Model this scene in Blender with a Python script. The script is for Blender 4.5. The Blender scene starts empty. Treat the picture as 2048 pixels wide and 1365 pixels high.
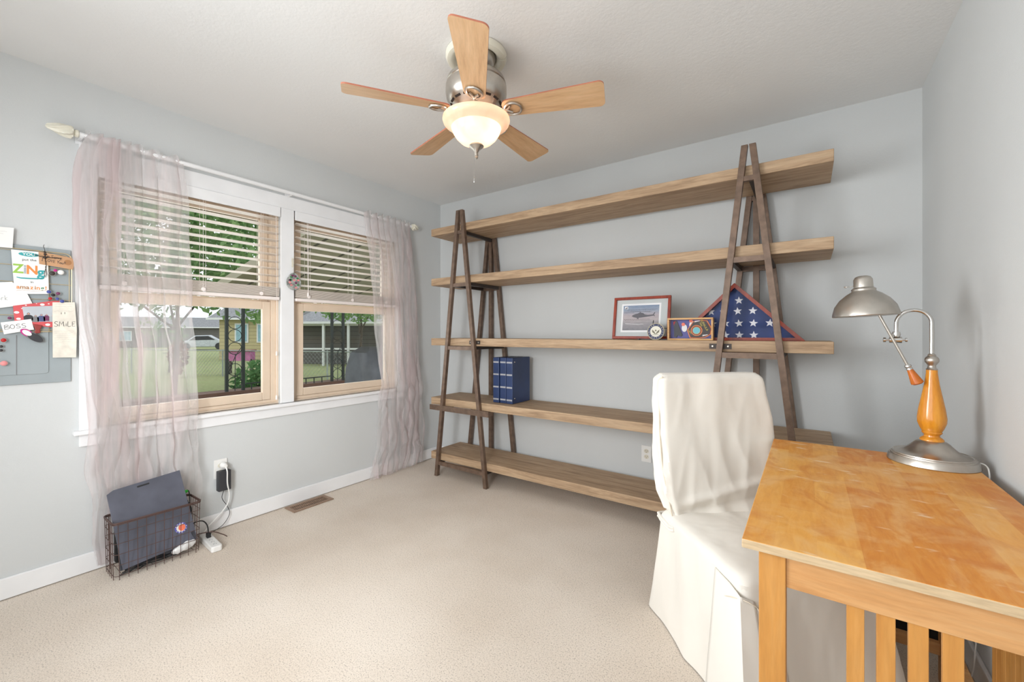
import bpy, bmesh, math, random
from math import sin, cos, pi, radians as R, atan2, sqrt
from mathutils import Vector, Matrix, noise
random.seed(7)
sc = bpy.context.scene
COL = sc.collection

# ------------------------------------------------------------------ camera
cam_d = bpy.data.cameras.new('camera')
cam = bpy.data.objects.new('camera', cam_d); COL.objects.link(cam)
cam_d.sensor_width = 36.0
cam_d.lens = 840.0 / 2048 * 36.0
cam_d.shift_y = -14.5 / 2048
cam_d.clip_start = 0.02; cam_d.clip_end = 300
cam.location = (0, 0, 1.186)
cam.rotation_euler = (R(90), 0, math.atan(591 / 840.0))
sc.camera = cam

# ------------------------------------------------------------------ world, lights, exposure
w = bpy.data.worlds.new('overcast_sky'); sc.world = w; w.use_nodes = True
nt = w.node_tree
bg = nt.nodes['Background']
tc = nt.nodes.new('ShaderNodeTexCoord'); nz = nt.nodes.new('ShaderNodeTexNoise')
nz.inputs['Scale'].default_value = 2.5; nz.inputs['Detail'].default_value = 5
rp = nt.nodes.new('ShaderNodeValToRGB')
rp.color_ramp.elements[0].position = .3; rp.color_ramp.elements[0].color = (.82, .88, .95, 1)
rp.color_ramp.elements[1].position = .7; rp.color_ramp.elements[1].color = (.97, .98, 1, 1)
nt.links.new(tc.outputs['Generated'], nz.inputs['Vector']); nt.links.new(nz.outputs['Fac'], rp.inputs['Fac'])
nt.links.new(rp.outputs['Color'], bg.inputs['Color'])
bg.inputs['Strength'].default_value = 1.35

def area(name, loc, target, sx, sy, power, col=(1, 1, 1)):
    d = bpy.data.lights.new(name, 'AREA'); d.shape = 'RECTANGLE'; d.size = sx; d.size_y = sy
    d.energy = power; d.color = col
    o = bpy.data.objects.new(name, d); COL.objects.link(o)
    o.location = loc
    o.rotation_euler = (Vector(target) - Vector(loc)).to_track_quat('-Z', 'Y').to_euler()
    return o
area('camera_fill_light', (-1.1, -0.95, 1.75), (-1.0, 2.2, .7), 2.6, 1.0, 16, (.95, .98, 1)).data.spread = R(140)  # added fill lamp behind the camera, brightens the whole room
area('side_fill_light', (-2.5, -0.8, 1.5), (0.45, 1.15, 1.25), .8, 1.2, 23, (.95, .98, 1)).data.spread = R(100)  # unseen lamp added to lift the right wall and desk side
area('right_fill_light', (-.7, -0.9, 1.3), (-2.9, 1.7, .65), .5, 1.2, 14, (.95, .98, 1)).data.spread = R(85)  # extra lamp out of view, added to brighten the window wall
area('window_daylight', (-3.42, 1.45, 1.35), (-1.0, 1.4, 1.2), 1.9, 1.1, 19, (.95, .98, 1))
area('ceiling_fill_light', (-.9, -0.4, .9), (-.5, 1.6, 2.44), 2.2, .9, 15, (.95, .98, 1))  # upward fill lamp added behind the camera to lighten the ceiling

vs = sc.view_settings
sc.display_settings.display_device = 'sRGB'
vs.view_transform = 'Standard'; vs.look = 'None'; vs.gamma = 1; vs.use_curve_mapping = False
vs.exposure = 0.1
sc.cycles.max_bounces = 10; sc.cycles.transparent_max_bounces = 32
sc.cycles.diffuse_bounces = 5; sc.cycles.transmission_bounces = 8
sc.cycles.sample_clamp_indirect = 4

# ------------------------------------------------------------------ materials
def lin(c):
    return tuple((x / 255 / 12.92) if x / 255 <= .04045 else ((x / 255 + .055) / 1.055) ** 2.4 for x in c) + (1,)

class NT:
    def __init__(s, name):
        s.m = bpy.data.materials.new(name); s.m.use_nodes = True
        s.t = s.m.node_tree; s.b = s.t.nodes['Principled BSDF']; s.out = s.t.nodes['Material Output']
    def n(s, typ, **kw):
        x = s.t.nodes.new('ShaderNode' + typ)
        for k, v in kw.items():
            if k in x.inputs: x.inputs[k].default_value = v
            else: setattr(x, k, v)
        return x
    def l(s, a, b): s.t.links.new(a, b)
    def co(s, scale=(1, 1, 1), rot=(0, 0, 0), kind='Object'):
        t = s.n('TexCoord'); mp = s.n('Mapping'); mp.inputs['Scale'].default_value = scale
        mp.inputs['Rotation'].default_value = rot
        s.l(t.outputs[kind], mp.inputs['Vector']); return mp.outputs['Vector']
    def noise(s, vec, scale, detail=3, rough=.5, dist=0):
        x = s.n('TexNoise'); x.inputs['Scale'].default_value = scale; x.inputs['Detail'].default_value = detail
        x.inputs['Roughness'].default_value = rough; x.inputs['Distortion'].default_value = dist
        s.l(vec, x.inputs['Vector']); return x.outputs['Fac']
    def ramp(s, fac, stops):
        x = s.n('ValToRGB'); e = x.color_ramp.elements
        while len(e) > 1: e.remove(e[-1])
        e[0].position = stops[0][0]; e[0].color = lin(stops[0][1])
        for p, c in stops[1:]:
            k = e.new(p); k.color = lin(c)
        s.l(fac, x.inputs['Fac']); return x.outputs['Color']
    def mix(s, fac, a, b, mode='MIX'):
        x = s.n('MixRGB', blend_type=mode)
        if isinstance(fac, (int, float)): x.inputs['Fac'].default_value = fac
        else: s.l(fac, x.inputs['Fac'])
        for i, v in (('Color1', a), ('Color2', b)):
            if isinstance(v, tuple): x.inputs[i].default_value = v
            else: s.l(v, x.inputs[i])
        return x.outputs['Color']
    def bump(s, h, strength, dist=.002):
        x = s.n('Bump'); x.inputs['Strength'].default_value = strength; x.inputs['Distance'].default_value = dist
        s.l(h, x.inputs['Height']); s.l(x.outputs['Normal'], s.b.inputs['Normal'])

def plain(name, c, rough=.5, metal=0, var=.06, vs_=6, spec=.5, bump=0, bs=80):
    k = NT(name); v = k.co()
    f = k.noise(v, vs_, 4)
    a = tuple(max(0, x * (1 - var)) for x in c); b = tuple(min(255, x * (1 + var)) for x in c)
    k.l(k.ramp(f, [(.3, a), (.7, b)]), k.b.inputs['Base Color'])
    k.b.inputs['Roughness'].default_value = rough; k.b.inputs['Metallic'].default_value = metal
    k.b.inputs['Specular IOR Level'].default_value = spec
    if bump: k.bump(k.noise(v, bs, 3), bump)
    return k.m

def textured_paint(name, c, scale, strength, dist, rough=.7):
    k = NT(name); v = k.co()
    big = k.noise(v, 1.3, 3)
    k.l(k.ramp(big, [(.3, tuple(x - 2 for x in c)), (.7, tuple(x + 2 for x in c))]), k.b.inputs['Base Color'])
    k.b.inputs['Roughness'].default_value = rough; k.b.inputs['Specular IOR Level'].default_value = .25
    k.bump(k.noise(v, scale, 5, .6, .4), strength, dist)
    return k.m

def carpet():
    k = NT('carpet_speckle'); v = k.co()
    f = k.noise(v, 185, 3, .85)
    g = k.noise(v, 260, 3, .8)
    c1 = k.ramp(f, [(.34, (44, 32, 24)), (.395, (112, 94, 76)), (.435, (222, 209, 194)), (.7, (244, 236, 226))])
    c2 = k.ramp(g, [(.32, (140, 120, 100)), (.42, (210, 196, 180)), (.6, (240, 231, 219))])
    c = k.mix(.35, c1, c2)
    big = k.noise(v, 1.6, 3)
    c = k.mix(.5, c, k.ramp(big, [(.35, (206, 188, 166)), (.65, (244, 238, 232))]), 'MULTIPLY')
    k.l(k.mix(.16, c, (1, .985, .97, 1)), k.b.inputs['Base Color'])
    k.b.inputs['Roughness'].default_value = .95; k.b.inputs['Specular IOR Level'].default_value = .1
    k.bump(g, .35, .003)
    return k.m

def wood(name, stops, sc_=(1, 14, 14), scale=3, rough=.5, dist=1.2, bump=.15, fine=.35, spec=.4):
    k = NT(name); v = k.co(sc_)
    f = k.noise(v, scale, 6, .62, dist)
    c = k.ramp(f, stops)
    v2 = k.co(tuple(s * 3.5 for s in sc_)); g = k.noise(v2, scale * 1.7, 3, .6)
    mid = stops[len(stops) // 2][1]
    c2 = k.ramp(g, [(.35, tuple(x * .82 for x in mid)), (.6, tuple(min(255, x * 1.06) for x in mid))])
    k.l(k.mix(fine, c, c2), k.b.inputs['Base Color'])
    k.b.inputs['Roughness'].default_value = rough; k.b.inputs['Specular IOR Level'].default_value = spec
    k.bump(g, bump, .001)
    return k.m

def butcher():
    k = NT('worn_butcher_block'); v = k.co(rot=(0, 0, R(90)))
    br = k.n('TexBrick'); br.offset = .37; br.offset_frequency = 2
    br.inputs['Scale'].default_value = 1; br.inputs['Mortar Size'].default_value = .0
    br.inputs['Brick Width'].default_value = .26; br.inputs['Row Height'].default_value = .072
    br.inputs['Color1'].default_value = lin((206, 122, 36)); br.inputs['Color2'].default_value = lin((238, 182, 96))
    br.inputs['Bias'].default_value = .0
    k.l(v, br.inputs['Vector'])
    v2 = k.co((7, 1.1, 1)); g = k.noise(v2, 9, 5, .6, .8)
    grain = k.ramp(g, [(.3, (204, 126, 40)), (.5, (226, 154, 62)), (.72, (236, 180, 98))])
    c = k.mix(.38, br.outputs['Color'], grain)
    st = k.noise(k.co((1.5, 1, 1)), 6.5, 5, .6, 1.0)
    c = k.mix(k.ramp(st, [(.46, (0, 0, 0)), (.62, (190, 190, 190))]), c, lin((232, 186, 124)))
    st2 = k.noise(k.co((1.2, .8, 1), rot=(0, 0, .6)), 8, 4, .55, .8)
    c = k.mix(k.ramp(st2, [(.50, (0, 0, 0)), (.66, (180, 180, 180))]), c, lin((196, 108, 28)))
    sp = k.noise(k.co((3.4, 9, 1), rot=(0, 0, .7)), 3.6, 3, .5, .4)
    c = k.mix(k.ramp(sp, [(.64, (0, 0, 0)), (.72, (200, 200, 200))]), c, lin((238, 214, 180)))
    k.l(c, k.b.inputs['Base Color']); k.b.inputs['Roughness'].default_value = .42
    k.b.inputs['Specular IOR Level'].default_value = .35
    k.bump(g, .06, .001)
    return k.m

def fabric(name, c, bs=26, bump=.5, rough=.9):
    k = NT(name); v = k.co((1, 1, .45))
    f = k.noise(v, 4, 4)
    k.l(k.ramp(f, [(.3, tuple(x * .96 for x in c)), (.7, c)]), k.b.inputs['Base Color'])
    k.b.inputs['Roughness'].default_value = rough; k.b.inputs['Specular IOR Level'].default_value = .15
    k.b.inputs['Sheen Weight'].default_value = .15
    a = k.noise(v, bs * .28, 2, .45, .25)
    k.bump(a, bump, .02)
    return k.m

def sheer():
    k = NT('sheer_organza'); v = k.co()
    tr = k.n('BsdfTransparent'); tr.inputs['Color'].default_value = (1, .985, .985, 1)
    df = k.n('BsdfDiffuse'); tl = k.n('BsdfTranslucent')
    f = k.noise(k.co((1, 9, .8)), 2.2, 3, .55, .3)
    c = k.ramp(f, [(.38, (224, 222, 221)), (.62, (228, 216, 216))])
    k.l(c, df.inputs['Color']); k.l(c, tl.inputs['Color'])
    m1 = k.n('MixShader'); m1.inputs[0].default_value = .42
    k.l(df.outputs[0], m1.inputs[1]); k.l(tl.outputs[0], m1.inputs[2])
    lw = k.n('LayerWeight'); lw.inputs['Blend'].default_value = .35
    mr = k.n('MapRange'); mr.inputs['From Min'].default_value = 0; mr.inputs['From Max'].default_value = 1
    mr.inputs['To Min'].default_value = .38; mr.inputs['To Max'].default_value = .85
    k.l(lw.outputs['Facing'], mr.inputs['Value'])
    bd = k.n('MapRange'); bd.inputs['From Min'].default_value = .4; bd.inputs['From Max'].default_value = .62
    bd.inputs['To Min'].default_value = -.07; bd.inputs['To Max'].default_value = .12; k.l(f, bd.inputs['Value'])
    sm = k.n('Math', operation='ADD'); sm.use_clamp = True; k.l(mr.outputs['Result'], sm.inputs[0]); k.l(bd.outputs['Result'], sm.inputs[1])
    m2 = k.n('MixShader'); k.l(sm.outputs[0], m2.inputs[0])
    k.l(tr.outputs[0], m2.inputs[1]); k.l(m1.outputs[0], m2.inputs[2])
    k.l(m2.outputs[0], k.out.inputs['Surface'])
    return k.m

def glass(name, tint=(1, 1, 1), ior=1.3):
    k = NT(name)
    tr = k.n('BsdfTransparent'); tr.inputs['Color'].default_value = tint + (1,)
    gl = k.n('BsdfGlossy'); gl.inputs['Roughness'].default_value = .03
    fz = k.noise(k.co(), 5, 2)
    fr = k.n('Fresnel'); fr.inputs['IOR'].default_value = ior
    m = k.n('MixShader'); k.l(fr.outputs[0], m.inputs[0])
    k.l(tr.outputs[0], m.inputs[1]); k.l(gl.outputs[0], m.inputs[2]); k.l(m.outputs[0], k.out.inputs['Surface'])
    return k.m

def frosted():
    k = NT('frosted_bowl_glass'); v = k.co()
    df = k.n('BsdfDiffuse'); tl = k.n('BsdfTranslucent')
    c = k.ramp(k.noise(v, 7, 3, .5, 1.5), [(.3, (246, 212, 184)), (.7, (252, 228, 206))])
    k.l(c, df.inputs['Color']); k.l(c, tl.inputs['Color'])
    m = k.n('MixShader'); m.inputs[0].default_value = .5
    k.l(df.outputs[0], m.inputs[1]); k.l(tl.outputs[0], m.inputs[2])
    gl = k.n('BsdfGlossy'); gl.inputs['Roughness'].default_value = .15
    m2 = k.n('MixShader'); m2.inputs[0].default_value = .05
    k.l(m.outputs[0], m2.inputs[1]); k.l(gl.outputs[0], m2.inputs[2])
    k.l(m2.outputs[0], k.out.inputs['Surface'])
    return k.m

def grass():
    k = NT('lawn_grass'); v = k.co()
    f = k.noise(v, 1.1, 6, .65); g = k.noise(v, 14, 4)
    c = k.ramp(f, [(.3, (150, 146, 108)), (.5, (156, 164, 108)), (.68, (132, 152, 92))])
    k.l(k.mix(.4, c, k.ramp(g, [(.3, (116, 122, 80)), (.7, (176, 178, 132))])), k.b.inputs['Base Color'])
    k.b.inputs['Roughness'].default_value = .95
    return k.m

def foliage(name, a, b):
    k = NT(name); v = k.co()
    df = k.n('BsdfDiffuse'); tl = k.n('BsdfTranslucent')
    c = k.ramp(k.noise(v, 2.2, 5, .7), [(.35, a), (.65, b)])
    k.l(c, df.inputs['Color']); k.l(c, tl.inputs['Color'])
    m = k.n('MixShader'); m.inputs[0].default_value = .4
    k.l(df.outputs[0], m.inputs[1]); k.l(tl.outputs[0], m.inputs[2]); k.l(m.outputs[0], k.out.inputs['Surface'])
    return k.m

def brick(name, a, b, mo):
    k = NT(name); v = k.co(rot=(R(90), 0, R(90)))
    br = k.n('TexBrick'); br.inputs['Scale'].default_value = 1; br.inputs['Mortar Size'].default_value = .008
    br.inputs['Brick Width'].default_value = .2; br.inputs['Row Height'].default_value = .07
    br.inputs['Color1'].default_value = lin(a); br.inputs['Color2'].default_value = lin(b); br.inputs['Mortar'].default_value = lin(mo)
    k.l(v, br.inputs['Vector']); k.l(br.outputs['Color'], k.b.inputs['Base Color']); k.b.inputs['Roughness'].default_value = .9
    return k.m

def siding(name, c, pitch, axis=2, dark=.7):
    k = NT(name); t = k.n('TexCoord'); sp = k.n('SeparateXYZ'); k.l(t.outputs['Object'], sp.inputs[0])
    mm = k.n('Math', operation='MULTIPLY'); mm.inputs[1].default_value = 1 / pitch; k.l(sp.outputs[axis], mm.inputs[0])
    fr = k.n('Math', operation='FRACT'); k.l(mm.outputs[0], fr.inputs[0])
    k.l(k.ramp(fr.outputs[0], [(0, tuple(x * dark for x in c)), (.08, tuple(x * dark for x in c)), (.1, c), (1, c)]), k.b.inputs['Base Color'])
    k.b.inputs['Roughness'].default_value = .8
    return k.m

def sunset():
    k = NT('printed_photo_sky'); t = k.n('TexCoord'); sp = k.n('SeparateXYZ'); k.l(t.outputs['Generated'], sp.inputs[0])
    c = k.ramp(sp.outputs[2], [(0, (112, 112, 116)), (.3, (150, 146, 146)), (.42, (178, 168, 166)), (.6, (176, 164, 166)), (.8, (146, 160, 176)), (1, (118, 140, 164))])
    f = k.noise(k.co((6, 1, 18), kind='Generated'), 1.5, 3)
    k.l(k.mix(.12, c, k.ramp(f, [(.3, (90, 90, 96)), (.7, (220, 200, 196))])), k.b.inputs['Base Color']); k.b.inputs['Roughness'].default_value = .3
    return k.m

M = {}
M['wall'] = textured_paint('pale_grey_wall_paint', (204, 206, 206), 190, .35, .002)
M['ceil'] = textured_paint('stippled_ceiling_paint', (230, 230, 229), 60, .32, .003, .85)
M['carpet'] = carpet()
M['white'] = plain('white_trim_paint', (234, 234, 235), .35, var=.015)
M['blind'] = plain('off_white_blind', (236, 226, 221), .45, var=.02)
M['slat'] = plain('warm_white_slat', (222, 211, 200), .5, var=.02)
M['tan'] = plain('tan_window_vinyl', (218, 198, 176), .5, var=.03)
M['shelf'] = wood('weathered_oak', [(.28, (104, 82, 62)), (.40, (150, 122, 95)), (.52, (178, 150, 120)), (.72, (200, 174, 144))], (1, 13, 13), 2.1, .6, 1.0)
M['bronze'] = plain('brushed_bronze_metal', (112, 92, 78), .42, .35, var=.12, vs_=25)
M['dbronze'] = plain('dark_bronze_metal', (62, 54, 50), .45, .4)
M['butcher'] = butcher()
M['deskwood'] = wood('honey_maple', [(.3, (174, 116, 54)), (.5, (190, 134, 68)), (.7, (204, 152, 88))], (10, 10, 1), 2, .42, .6, .05, .2)
M['deskside'] = wood('honey_maple_rail', [(.3, (176, 122, 70)), (.5, (194, 144, 92)), (.7, (208, 164, 114))], (1.2, 10, 10), 2.2, .45, .8, .05, .2)
M['deskedge'] = wood('worn_maple_edge', [(.3, (176, 150, 114)), (.5, (192, 168, 134)), (.7, (206, 184, 150))], (1, 9, 9), 4, .6, .3, .1)
M['cream'] = fabric('cream_cotton', (238, 233, 224), bump=.6)
M['cream2'] = fabric('cream_cotton_seam', (226, 214, 196), bump=.2)  # slightly darker cream for the seam and piping
M['nickel'] = plain('brushed_nickel', (190, 184, 176), .3, .95, var=.05, vs_=20)
M['nickel2'] = plain('polished_nickel', (205, 203, 200), .16, 1, var=.02)
M['amber'] = wood('amber_turned_wood', [(.3, (192, 118, 28)), (.5, (212, 140, 40)), (.7, (226, 160, 60))], (6, 6, 1), 5, .2, .6, .02, .15, .6)
M['amber2'] = wood('reddish_turned_wood', [(.3, (170, 88, 30)), (.5, (190, 104, 38)), (.7, (200, 118, 50))], (6, 6, 1), 5, .25, .6, .02, .15)
M['blade'] = wood('light_maple_blade', [(.3, (186, 146, 108)), (.5, (204, 166, 126)), (.7, (216, 180, 142))], (1, 9, 9), 3.2, .4, .5, .03, .2)
M['bladeedge'] = plain('reddish_blade_edge', (176, 108, 84), .4)
M['bowl'] = frosted()
M['sheer'] = sheer()
M['glass'] = glass('clear_window_glass', (.97, .985, .98))
M['caseglass'] = glass('clear_frame_glass', (.98, .98, .99), 1.12)
M['medal'] = plain('cream_ceiling_ring', (226, 222, 206), .3, var=.03)
M['cherry'] = wood('cherry_frame_wood', [(.3, (108, 36, 24)), (.5, (142, 54, 34)), (.7, (158, 68, 44))], (8, 8, 2), 4, .3, .5, .02, .2)
M['maroon'] = wood('mahogany_case_wood', [(.3, (78, 34, 28)), (.5, (104, 44, 36)), (.7, (120, 56, 44))], (8, 8, 2), 4, .3, .5, .02, .2)
M['oakcase'] = wood('light_oak_case', [(.3, (176, 128, 78)), (.5, (206, 160, 104)), (.7, (222, 180, 126))], (1, 9, 9), 5, .4, .5)
M['navy'] = plain('navy_leatherette', (34, 54, 96), .4, var=.1, bump=.2, bs=300)
M['silverline'] = plain('silver_foil', (176, 176, 180), .35, .3)
M['paper'] = plain('white_paper', (238, 237, 234), .8, var=.015)
M['agedpaper'] = plain('aged_note_paper', (226, 219, 206), .85, var=.05, vs_=30)
M['mat'] = plain('grey_photo_mat', (196, 200, 196), .8, var=.02)
M['black'] = plain('matte_black_plastic', (26, 26, 28), .5, var=.1)
M['ink'] = plain('dark_ink', (70, 68, 70), .8)
M['inkl'] = plain('faint_pencil', (176, 172, 168), .9)
M['flag'] = plain('flag_blue_cloth', (50, 66, 112), .8, var=.12, vs_=9)
M['star'] = plain('white_star_cloth', (232, 232, 234), .8)
M['panel'] = plain('grey_enamel_panel', (152, 160, 163), .4, var=.03)
M['gold'] = plain('gold_wire', (206, 186, 146), .3, .6)
M['basketw'] = plain('brown_wire', (92, 70, 64), .5, .3)
M['folder'] = plain('dark_slate_vinyl', (84, 86, 98), .45, var=.12, vs_=7)
M['folder2'] = plain('charcoal_vinyl', (52, 53, 60), .5, var=.12)
M['plasticw'] = plain('white_plastic', (232, 231, 228), .35, var=.01)
M['ivory'] = plain('ivory_plastic', (214, 208, 192), .4)
M['grey'] = plain('grey_plastic', (120, 120, 122), .5)
M['foil'] = plain('crinkled_white_bag', (226, 226, 226), .25, .2, bump=.8, bs=40)
M['green'] = plain('green_plastic', (40, 190, 50), .35)
M['ventm'] = plain('brown_vent_metal', (150, 124, 104), .5, .2)
M['dark'] = plain('dark_void', (36, 28, 24), .9)
M['grass'] = grass()
M['leafA'] = foliage('tree_leaves', (96, 140, 86), (182, 210, 148))
M['leafB'] = foliage('shrub_leaves', (74, 120, 76), (140, 178, 120))
M['bark'] = plain('bark', (92, 82, 74), .9, var=.2, vs_=20)
M['brickw'] = brick('brick_planter', (112, 82, 74), (136, 104, 94), (150, 140, 132))
M['iron'] = plain('dark_iron', (58, 64, 62), .6, .1)
M['siding'] = siding('tan_house_siding', (202, 188, 146), .2)
M['gsiding'] = siding('grey_house_siding', (112, 108, 106), .2)
M['patio'] = siding('tan_patio_roof_panels', (178, 170, 150), .45, 1, .55)
M['eave'] = plain('brown_eave', (124, 112, 94), .8)
M['roofg'] = plain('grey_shingles', (140, 140, 142), .9, var=.15, vs_=12)
M['galv'] = plain('galvanised_steel', (168, 174, 172), .5, .3)
M['carw'] = plain('silver_car_paint', (196, 200, 206), .25, .3)
M['pinkc'] = plain('pink_cloth', (226, 130, 190), .8, var=.08)
M['winb'] = plain('pale_blue_window', (150, 190, 204), .2)
M['redleaf'] = foliage('red_brown_leaves', (120, 78, 60), (168, 110, 84))
M['tarp'] = plain('grey_grill_cover', (96, 98, 104), .45, var=.12, vs_=5)
def c_(name, c, rough=.5, metal=0): 
    M[name] = plain(name + '_colour', c, rough, metal, var=.04); return M[name]
for nm, cc in [('teal', (60, 164, 168)), ('lime', (150, 190, 80)), ('orange', (226, 140, 70)), ('silv', (170, 176, 180)), ('brown', (168, 120, 78)),
               ('kraft', (190, 146, 108)), ('red', (206, 84, 88)), ('dred', (140, 50, 44)), ('blue', (66, 78, 150)), ('plum', (110, 50, 88)), ('magenta', (190, 30, 130)),
               ('pink', (224, 142, 142)), ('ruby', (180, 20, 24)), ('skin', (206, 160, 140)), ('dgreen', (70, 130, 84)), ('yellow', (214, 196, 70)), ('seala', (170, 160, 132)),
               ('sealb', (36, 44, 84)), ('sealc', (222, 218, 204)), ('eagle', (110, 104, 84)), ('patchk', (58, 50, 46)), ('patchb', (110, 190, 200)), ('velvet', (84, 84, 152)),
               ('coal', (50, 50, 54)), ('heli', (92, 90, 94)), ('jeans', (76, 84, 124)), ('sticker', (90, 90, 170)), ('peach', (240, 120, 90))]:
    c_(nm, cc)

# ------------------------------------------------------------------ mesh helper
SPLIT = {'spine_band', 'rivet', 'petal', 'lift_cord', 'pull_cord', 'bolt', 'flag_star', 'waist_tie', 'cross_wire', 'stand', 'socket', 'slot', 'white_medallion', 'clamp', 'bracket', 'dark_ribbon', 'insignia_stripe', 'eagle'}
class MB:
    def __init__(s): s.v = []; s.f = []; s.mi = []; s.cur = 0
    def face(s, idx): s.f.append(tuple(idx)); s.mi.append(s.cur)
    def add(s, vs_, fs):
        o = len(s.v); s.v += [Vector(p) for p in vs_]
        for q in fs: s.face([i + o for i in q])
        return s
    def box(s, x0, x1, y0, y1, z0, z1):
        s.add([(x0, y0, z0), (x1, y0, z0), (x1, y1, z0), (x0, y1, z0), (x0, y0, z1), (x1, y0, z1), (x1, y1, z1), (x0, y1, z1)],
              [(0, 3, 2, 1), (4, 5, 6, 7), (0, 1, 5, 4), (1, 2, 6, 5), (2, 3, 7, 6), (3, 0, 4, 7)]); return s
    def bar(s, p, q, w_, h, up=(0, 0, 1)):
        p = Vector(p); q = Vector(q); d = (q - p).normalized(); u = Vector(up)
        a = d.cross(u).normalized(); b = a.cross(d).normalized()
        vs_ = [c + a * i * w_ / 2 + b * j * h / 2 for c in (p, q) for i, j in ((-1, -1), (1, -1), (1, 1), (-1, 1))]
        s.add(vs_, [(0, 1, 2, 3), (7, 6, 5, 4), (0, 4, 5, 1), (1, 5, 6, 2), (2, 6, 7, 3), (3, 7, 4, 0)]); return s
    def tube(s, pts, r, n=8, closed=False):
        pts = [Vector(p) for p in pts]; m = len(pts); o = len(s.v)
        if not hasattr(r, '__len__'): r = [r] * m
        prev = None
        for i, p in enumerate(pts):
            if closed: d = pts[(i + 1) % m] - pts[i - 1]
            else: d = pts[min(i + 1, m - 1)] - pts[max(i - 1, 0)]
            d.normalize()
            if prev is None:
                a = d.orthogonal().normalized()
            else:
                a = (prev - d * prev.dot(d))
                a = a.normalized() if a.length > 1e-6 else d.orthogonal().normalized()
            prev = a; b = d.cross(a)
            for k in range(n):
                t = 2 * pi * k / n; s.v.append(p + (a * cos(t) + b * sin(t)) * r[i])
        for i in range(m if closed else m - 1):
            for k in range(n):
                A = o + i * n + k; B = o + i * n + (k + 1) % n; C = o + ((i + 1) % m) * n + (k + 1) % n; D = o + ((i + 1) % m) * n + k
                s.face((A, B, C, D))
        if not closed:
            s.face([o + k for k in range(n)][::-1]); s.face([o + (m - 1) * n + k for k in range(n)])
        return s
    def lathe(s, prof, c, n=32, mat=None, cap=True):
        o = len(s.v); c = Vector(c); mat = mat or Matrix.Identity(3)
        for r, z in prof:
            for k in range(n):
                t = 2 * pi * k / n; s.v.append(c + mat @ Vector((r * cos(t), r * sin(t), z)))
        for i in range(len(prof) - 1):
            for k in range(n):
                s.face((o + i * n + k, o + i * n + (k + 1) % n, o + (i + 1) * n + (k + 1) % n, o + (i + 1) * n + k))
        if cap:
            s.face([o + k for k in range(n)][::-1]); s.face([o + (len(prof) - 1) * n + k for k in range(n)])
        return s
    def ball(s, c, r, n=12, sz=1, mat=None):
        m = n // 2
        return s.lathe([(max(1e-4, r * sin(pi * i / m)), -r * sz * cos(pi * i / m)) for i in range(m + 1)], c, n, mat)
    def loft(s, secs, cap0=True, cap1=True):
        o = len(s.v); n = len(secs[0])
        for q in secs: s.v += [Vector(p) for p in q]
        for i in range(len(secs) - 1):
            for k in range(n):
                s.face((o + i * n + k, o + i * n + (k + 1) % n, o + (i + 1) * n + (k + 1) % n, o + (i + 1) * n + k))
        if cap0: s.face([o + k for k in range(n)][::-1])
        if cap1: s.face([o + (len(secs) - 1) * n + k for k in range(n)])
        return s
    def plate(s, F, pts, c0=0, c1=.001):
        n = len(pts); o = len(s.v)
        s.v += [F(a, b, c0) for a, b in pts] + [F(a, b, c1) for a, b in pts]
        s.face([o + k for k in range(n)][::-1]); s.face([o + n + k for k in range(n)])
        for k in range(n): s.face((o + k, o + (k + 1) % n, o + n + (k + 1) % n, o + n + k))
        return s
    def pieces(s):
        par = list(range(len(s.v)))
        def find(i):
            while par[i] != i: par[i] = par[par[i]]; i = par[i]
            return i
        for q in s.f:
            for i in q[1:]: par[find(i)] = find(q[0])
        g = {}
        for q, mi in zip(s.f, s.mi): g.setdefault(find(q[0]), []).append((q, mi))
        out = []
        for fs in g.values():
            m_ = MB(); mp = {}
            for q, mi in fs:
                for i in q:
                    if i not in mp: mp[i] = len(m_.v); m_.v.append(s.v[i])
                m_.f.append(tuple(mp[i] for i in q)); m_.mi.append(mi)
            out.append(m_)
        return out
    def build(s, name, mat, parent=None, smooth=False, bevel=0, seg=2, sub=0, recalc=True):
        if name in SPLIT and parent is not None:
            for m_ in s.pieces(): o = m_._build(name, mat, parent, smooth, bevel, seg, sub, recalc)
            return o
        return s._build(name, mat, parent, smooth, bevel, seg, sub, recalc)
    def _build(s, name, mat, parent=None, smooth=False, bevel=0, seg=2, sub=0, recalc=True):
        me = bpy.data.meshes.new(name)
        inv = Matrix.Identity(4)
        if parent is not None: inv = world(parent).inverted()
        me.from_pydata([inv @ v for v in s.v], [], s.f)
        mats = mat if isinstance(mat, (list, tuple)) else [mat]
        for m_ in mats: me.materials.append(m_)
        for p, i in zip(me.polygons, s.mi): p.material_index = i
        if recalc:
            b = bmesh.new(); b.from_mesh(me); bmesh.ops.recalc_face_normals(b, faces=b.faces); b.to_mesh(me); b.free()
        if smooth:
            me.shade_smooth()
            try: me.set_sharp_from_angle(angle=R(38))
            except Exception: pass
        me.update()
        o = bpy.data.objects.new(name, me); COL.objects.link(o)
        if parent is not None: o.parent = parent
        if bevel:
            b = o.modifiers.new('bevel', 'BEVEL'); b.width = bevel; b.segments = seg; b.limit_method = 'ANGLE'; b.angle_limit = R(35)
        if sub:
            b = o.modifiers.new('sub', 'SUBSURF'); b.levels = sub; b.render_levels = sub
        return o

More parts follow.
